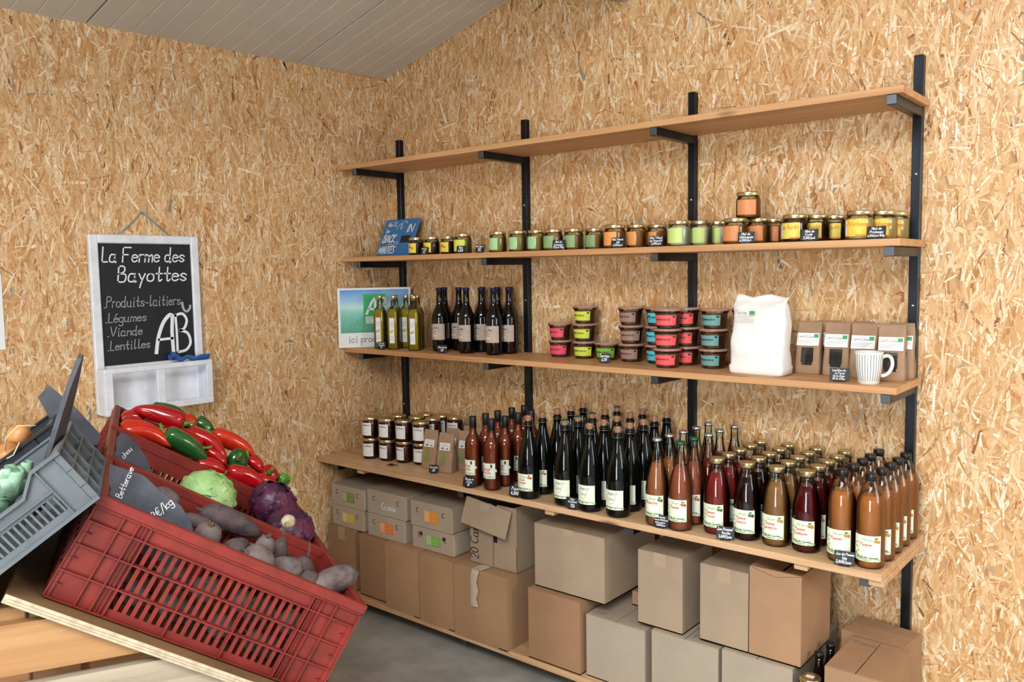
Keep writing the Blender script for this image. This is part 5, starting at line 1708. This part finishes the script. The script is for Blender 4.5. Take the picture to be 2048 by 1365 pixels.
d1 = Vector((.156, 0, .118)).normalized(); nn = Vector((-d1.z, 0, d1.x)); bs = Vector((-.132, .10, .030))
def SP(l, y, n_): return bs + d1 * l + Vector((0, y, 0)) + nn * (n_ * 1.5 - .13 * y)
ol = [(0, 0), (.0, .10), (.12, .104), (.20, .098), (.27, .080), (.325, .052), (.318, .040), (.262, .012), (.21, .004), (.11, .0)]
vs = [SP(l, y, 0) for l, y in ol] + [SP(l, y, .006) for l, y in ol]
n_ = len(ol)
b.add(vs, [tuple(range(n_)), tuple(range(2 * n_ - 1, n_ - 1, -1))] + [(i, (i + 1) % n_, (i + 1) % n_ + n_, i + n_) for i in range(n_)])
obj('stone', b, SLT, t)
slate('dark slate leaning behind the grey crate by the black one', MG, [(-.016, .020), (.006, .034), (.006, .132), (-.004, .200), (-.038, .190), (-.052, .130), (-.040, .060)], .690 - .19)

# onions and green heads
ONI = mat('onion_skin', (206, 150, 92), 0.4, var=0.22, vscale=18, stretch=(1, 1, .3), col2=(176, 112, 60))
def onion(label, C_, R, ax, seed):
    c = thing('onion', label, 'onion', group='onions in the black crate')
    c.matrix_world = MG @ Matrix.Translation(C_) @ Vector(ax).to_track_quat('Z', 'Y').to_matrix().to_4x4()
    obj('bulb', MB().lathe([(R * .12, -R * .92), (R * .55, -R * .78), (R * .92, -R * .3), (R, .05 * R), (R * .88, R * .45), (R * .5, R * .8), (R * .22, R * 1.02), (R * .12, R * 1.3)], 20), ONI, c)
    rt = MB(); rr = random.Random(seed)
    for k in range(12):
        a = rr.uniform(0, 6.28); q = rr.uniform(.3, 1)
        rt.tube([(R * .1 * cos(a), R * .1 * sin(a), -R * .88), (R * .25 * cos(a) * q, R * .25 * sin(a) * q, -R * 1.15), (R * .5 * cos(a) * q, R * .5 * sin(a) * q, -R * 1.2)], .0006, 4)
    obj('roots', rt, mat('onion_roots', (208, 190, 150), .8), c)
    return c
onion('golden onion at the top of the black crate', (-.112, .450, .150), .027, (.5, .2, -.6), 1)
onion('golden onion nearest the left picture edge', (-.150, .412, .128), .031, (-.4, -.7, .5), 2)
onion('golden onion lower in the black crate', (-.190, .430, .085), .030, (.2, -.6, .5), 3)
onion('golden onion deep in the black crate', (-.110, .470, .080), .029, (.2, .6, .5), 4)
for k, (x, y, z, w) in enumerate(((-.175, .495, .075, 'in the second row of'), (-.245, .430, .055, 'on the lower half of'), (-.260, .520, .055, 'beside the low one in'), (-.325, .470, .050, 'near the bottom end of'), (-.180, .585, .060, 'by the far side of'))):
    onion('golden onion %s the black crate' % w, (x, y, z), .030, (.3, -.5 + .2 * k, .5), 10 + k)
LEAFM = mat('pale_leaf', (178, 212, 182), 0.45, var=0.25, vscale=40, col2=(134, 180, 148))
def leafy(label, C_, R, seed):
    rr = random.Random(seed)
    c = thing('green_head', label, 'vegetable', group='pale green leafy heads in the grey crate')
    c.matrix_world = MG @ Matrix.Translation(C_)
    for ring, (n, el, ln) in enumerate(((7, .25, 1.0), (6, .7, .9), (4, 1.15, .75))):
        for k in range(n):
            az = 2 * pi * k / n + ring * .5 + rr.uniform(-.2, .2)
            dirv = Vector((cos(az) * cos(el), sin(az) * cos(el), sin(el)))
            sdv = Vector((-sin(az), cos(az), 0)); upv = dirv.cross(sdv)
            p0 = rr.uniform(0, 6)
            def leaf(u, v):
                s = (u - .5) * 2
                wd = R * .66 * ln * (max(0.0, sin((v * .86 + .10) * pi)) ** .6)
                l_ = v * R * 1.25 * ln
                cup = R * (.30 * s * s * v + .38 * v * v) + R * .035 * sin(11 * v + 7 * s + p0) * v
                p = dirv * (l_ * (1 - .12 * s * s)) + sdv * (s * wd) + upv * cup
                return tuple(p)
            obj('leaf', MB().grid(leaf, 8, 8), LEAFM, c)
    return c
leafy('pale green leafy head at the lowered side of the grey crate', (-.112, .085, .082), .052, 1)
leafy('pale green leafy head below the first one in the grey crate', (-.172, .070, .062), .046, 2)
leafy('pale green leafy head deeper in the grey crate', (-.235, .120, .060), .055, 3)
leafy('pale green leafy head in the middle of the grey crate', (-.320, .130, .055), .052, 4)
leafy('pale green leafy head at the far side of the grey crate', (-.180, .230, .060), .052, 5)
leafy('pale green leafy head far down in the grey crate', (-.300, .250, .055), .052, 6)
TW = MB().tube([(-.060, .372, .150), (-.085, .365, .172), (-.120, .372, .165), (-.140, .380, .145)], .0016, 5)
TW.tube([(-.105, .365, .142), (-.13, .36, .128), (-.145, .362, .130)], .0016, 5)
put_mesh('twine', TW, mat('twine_beige', (206, 192, 160), .8), MG, 'loop of pale twine over the black crate rim', 'twine', None)
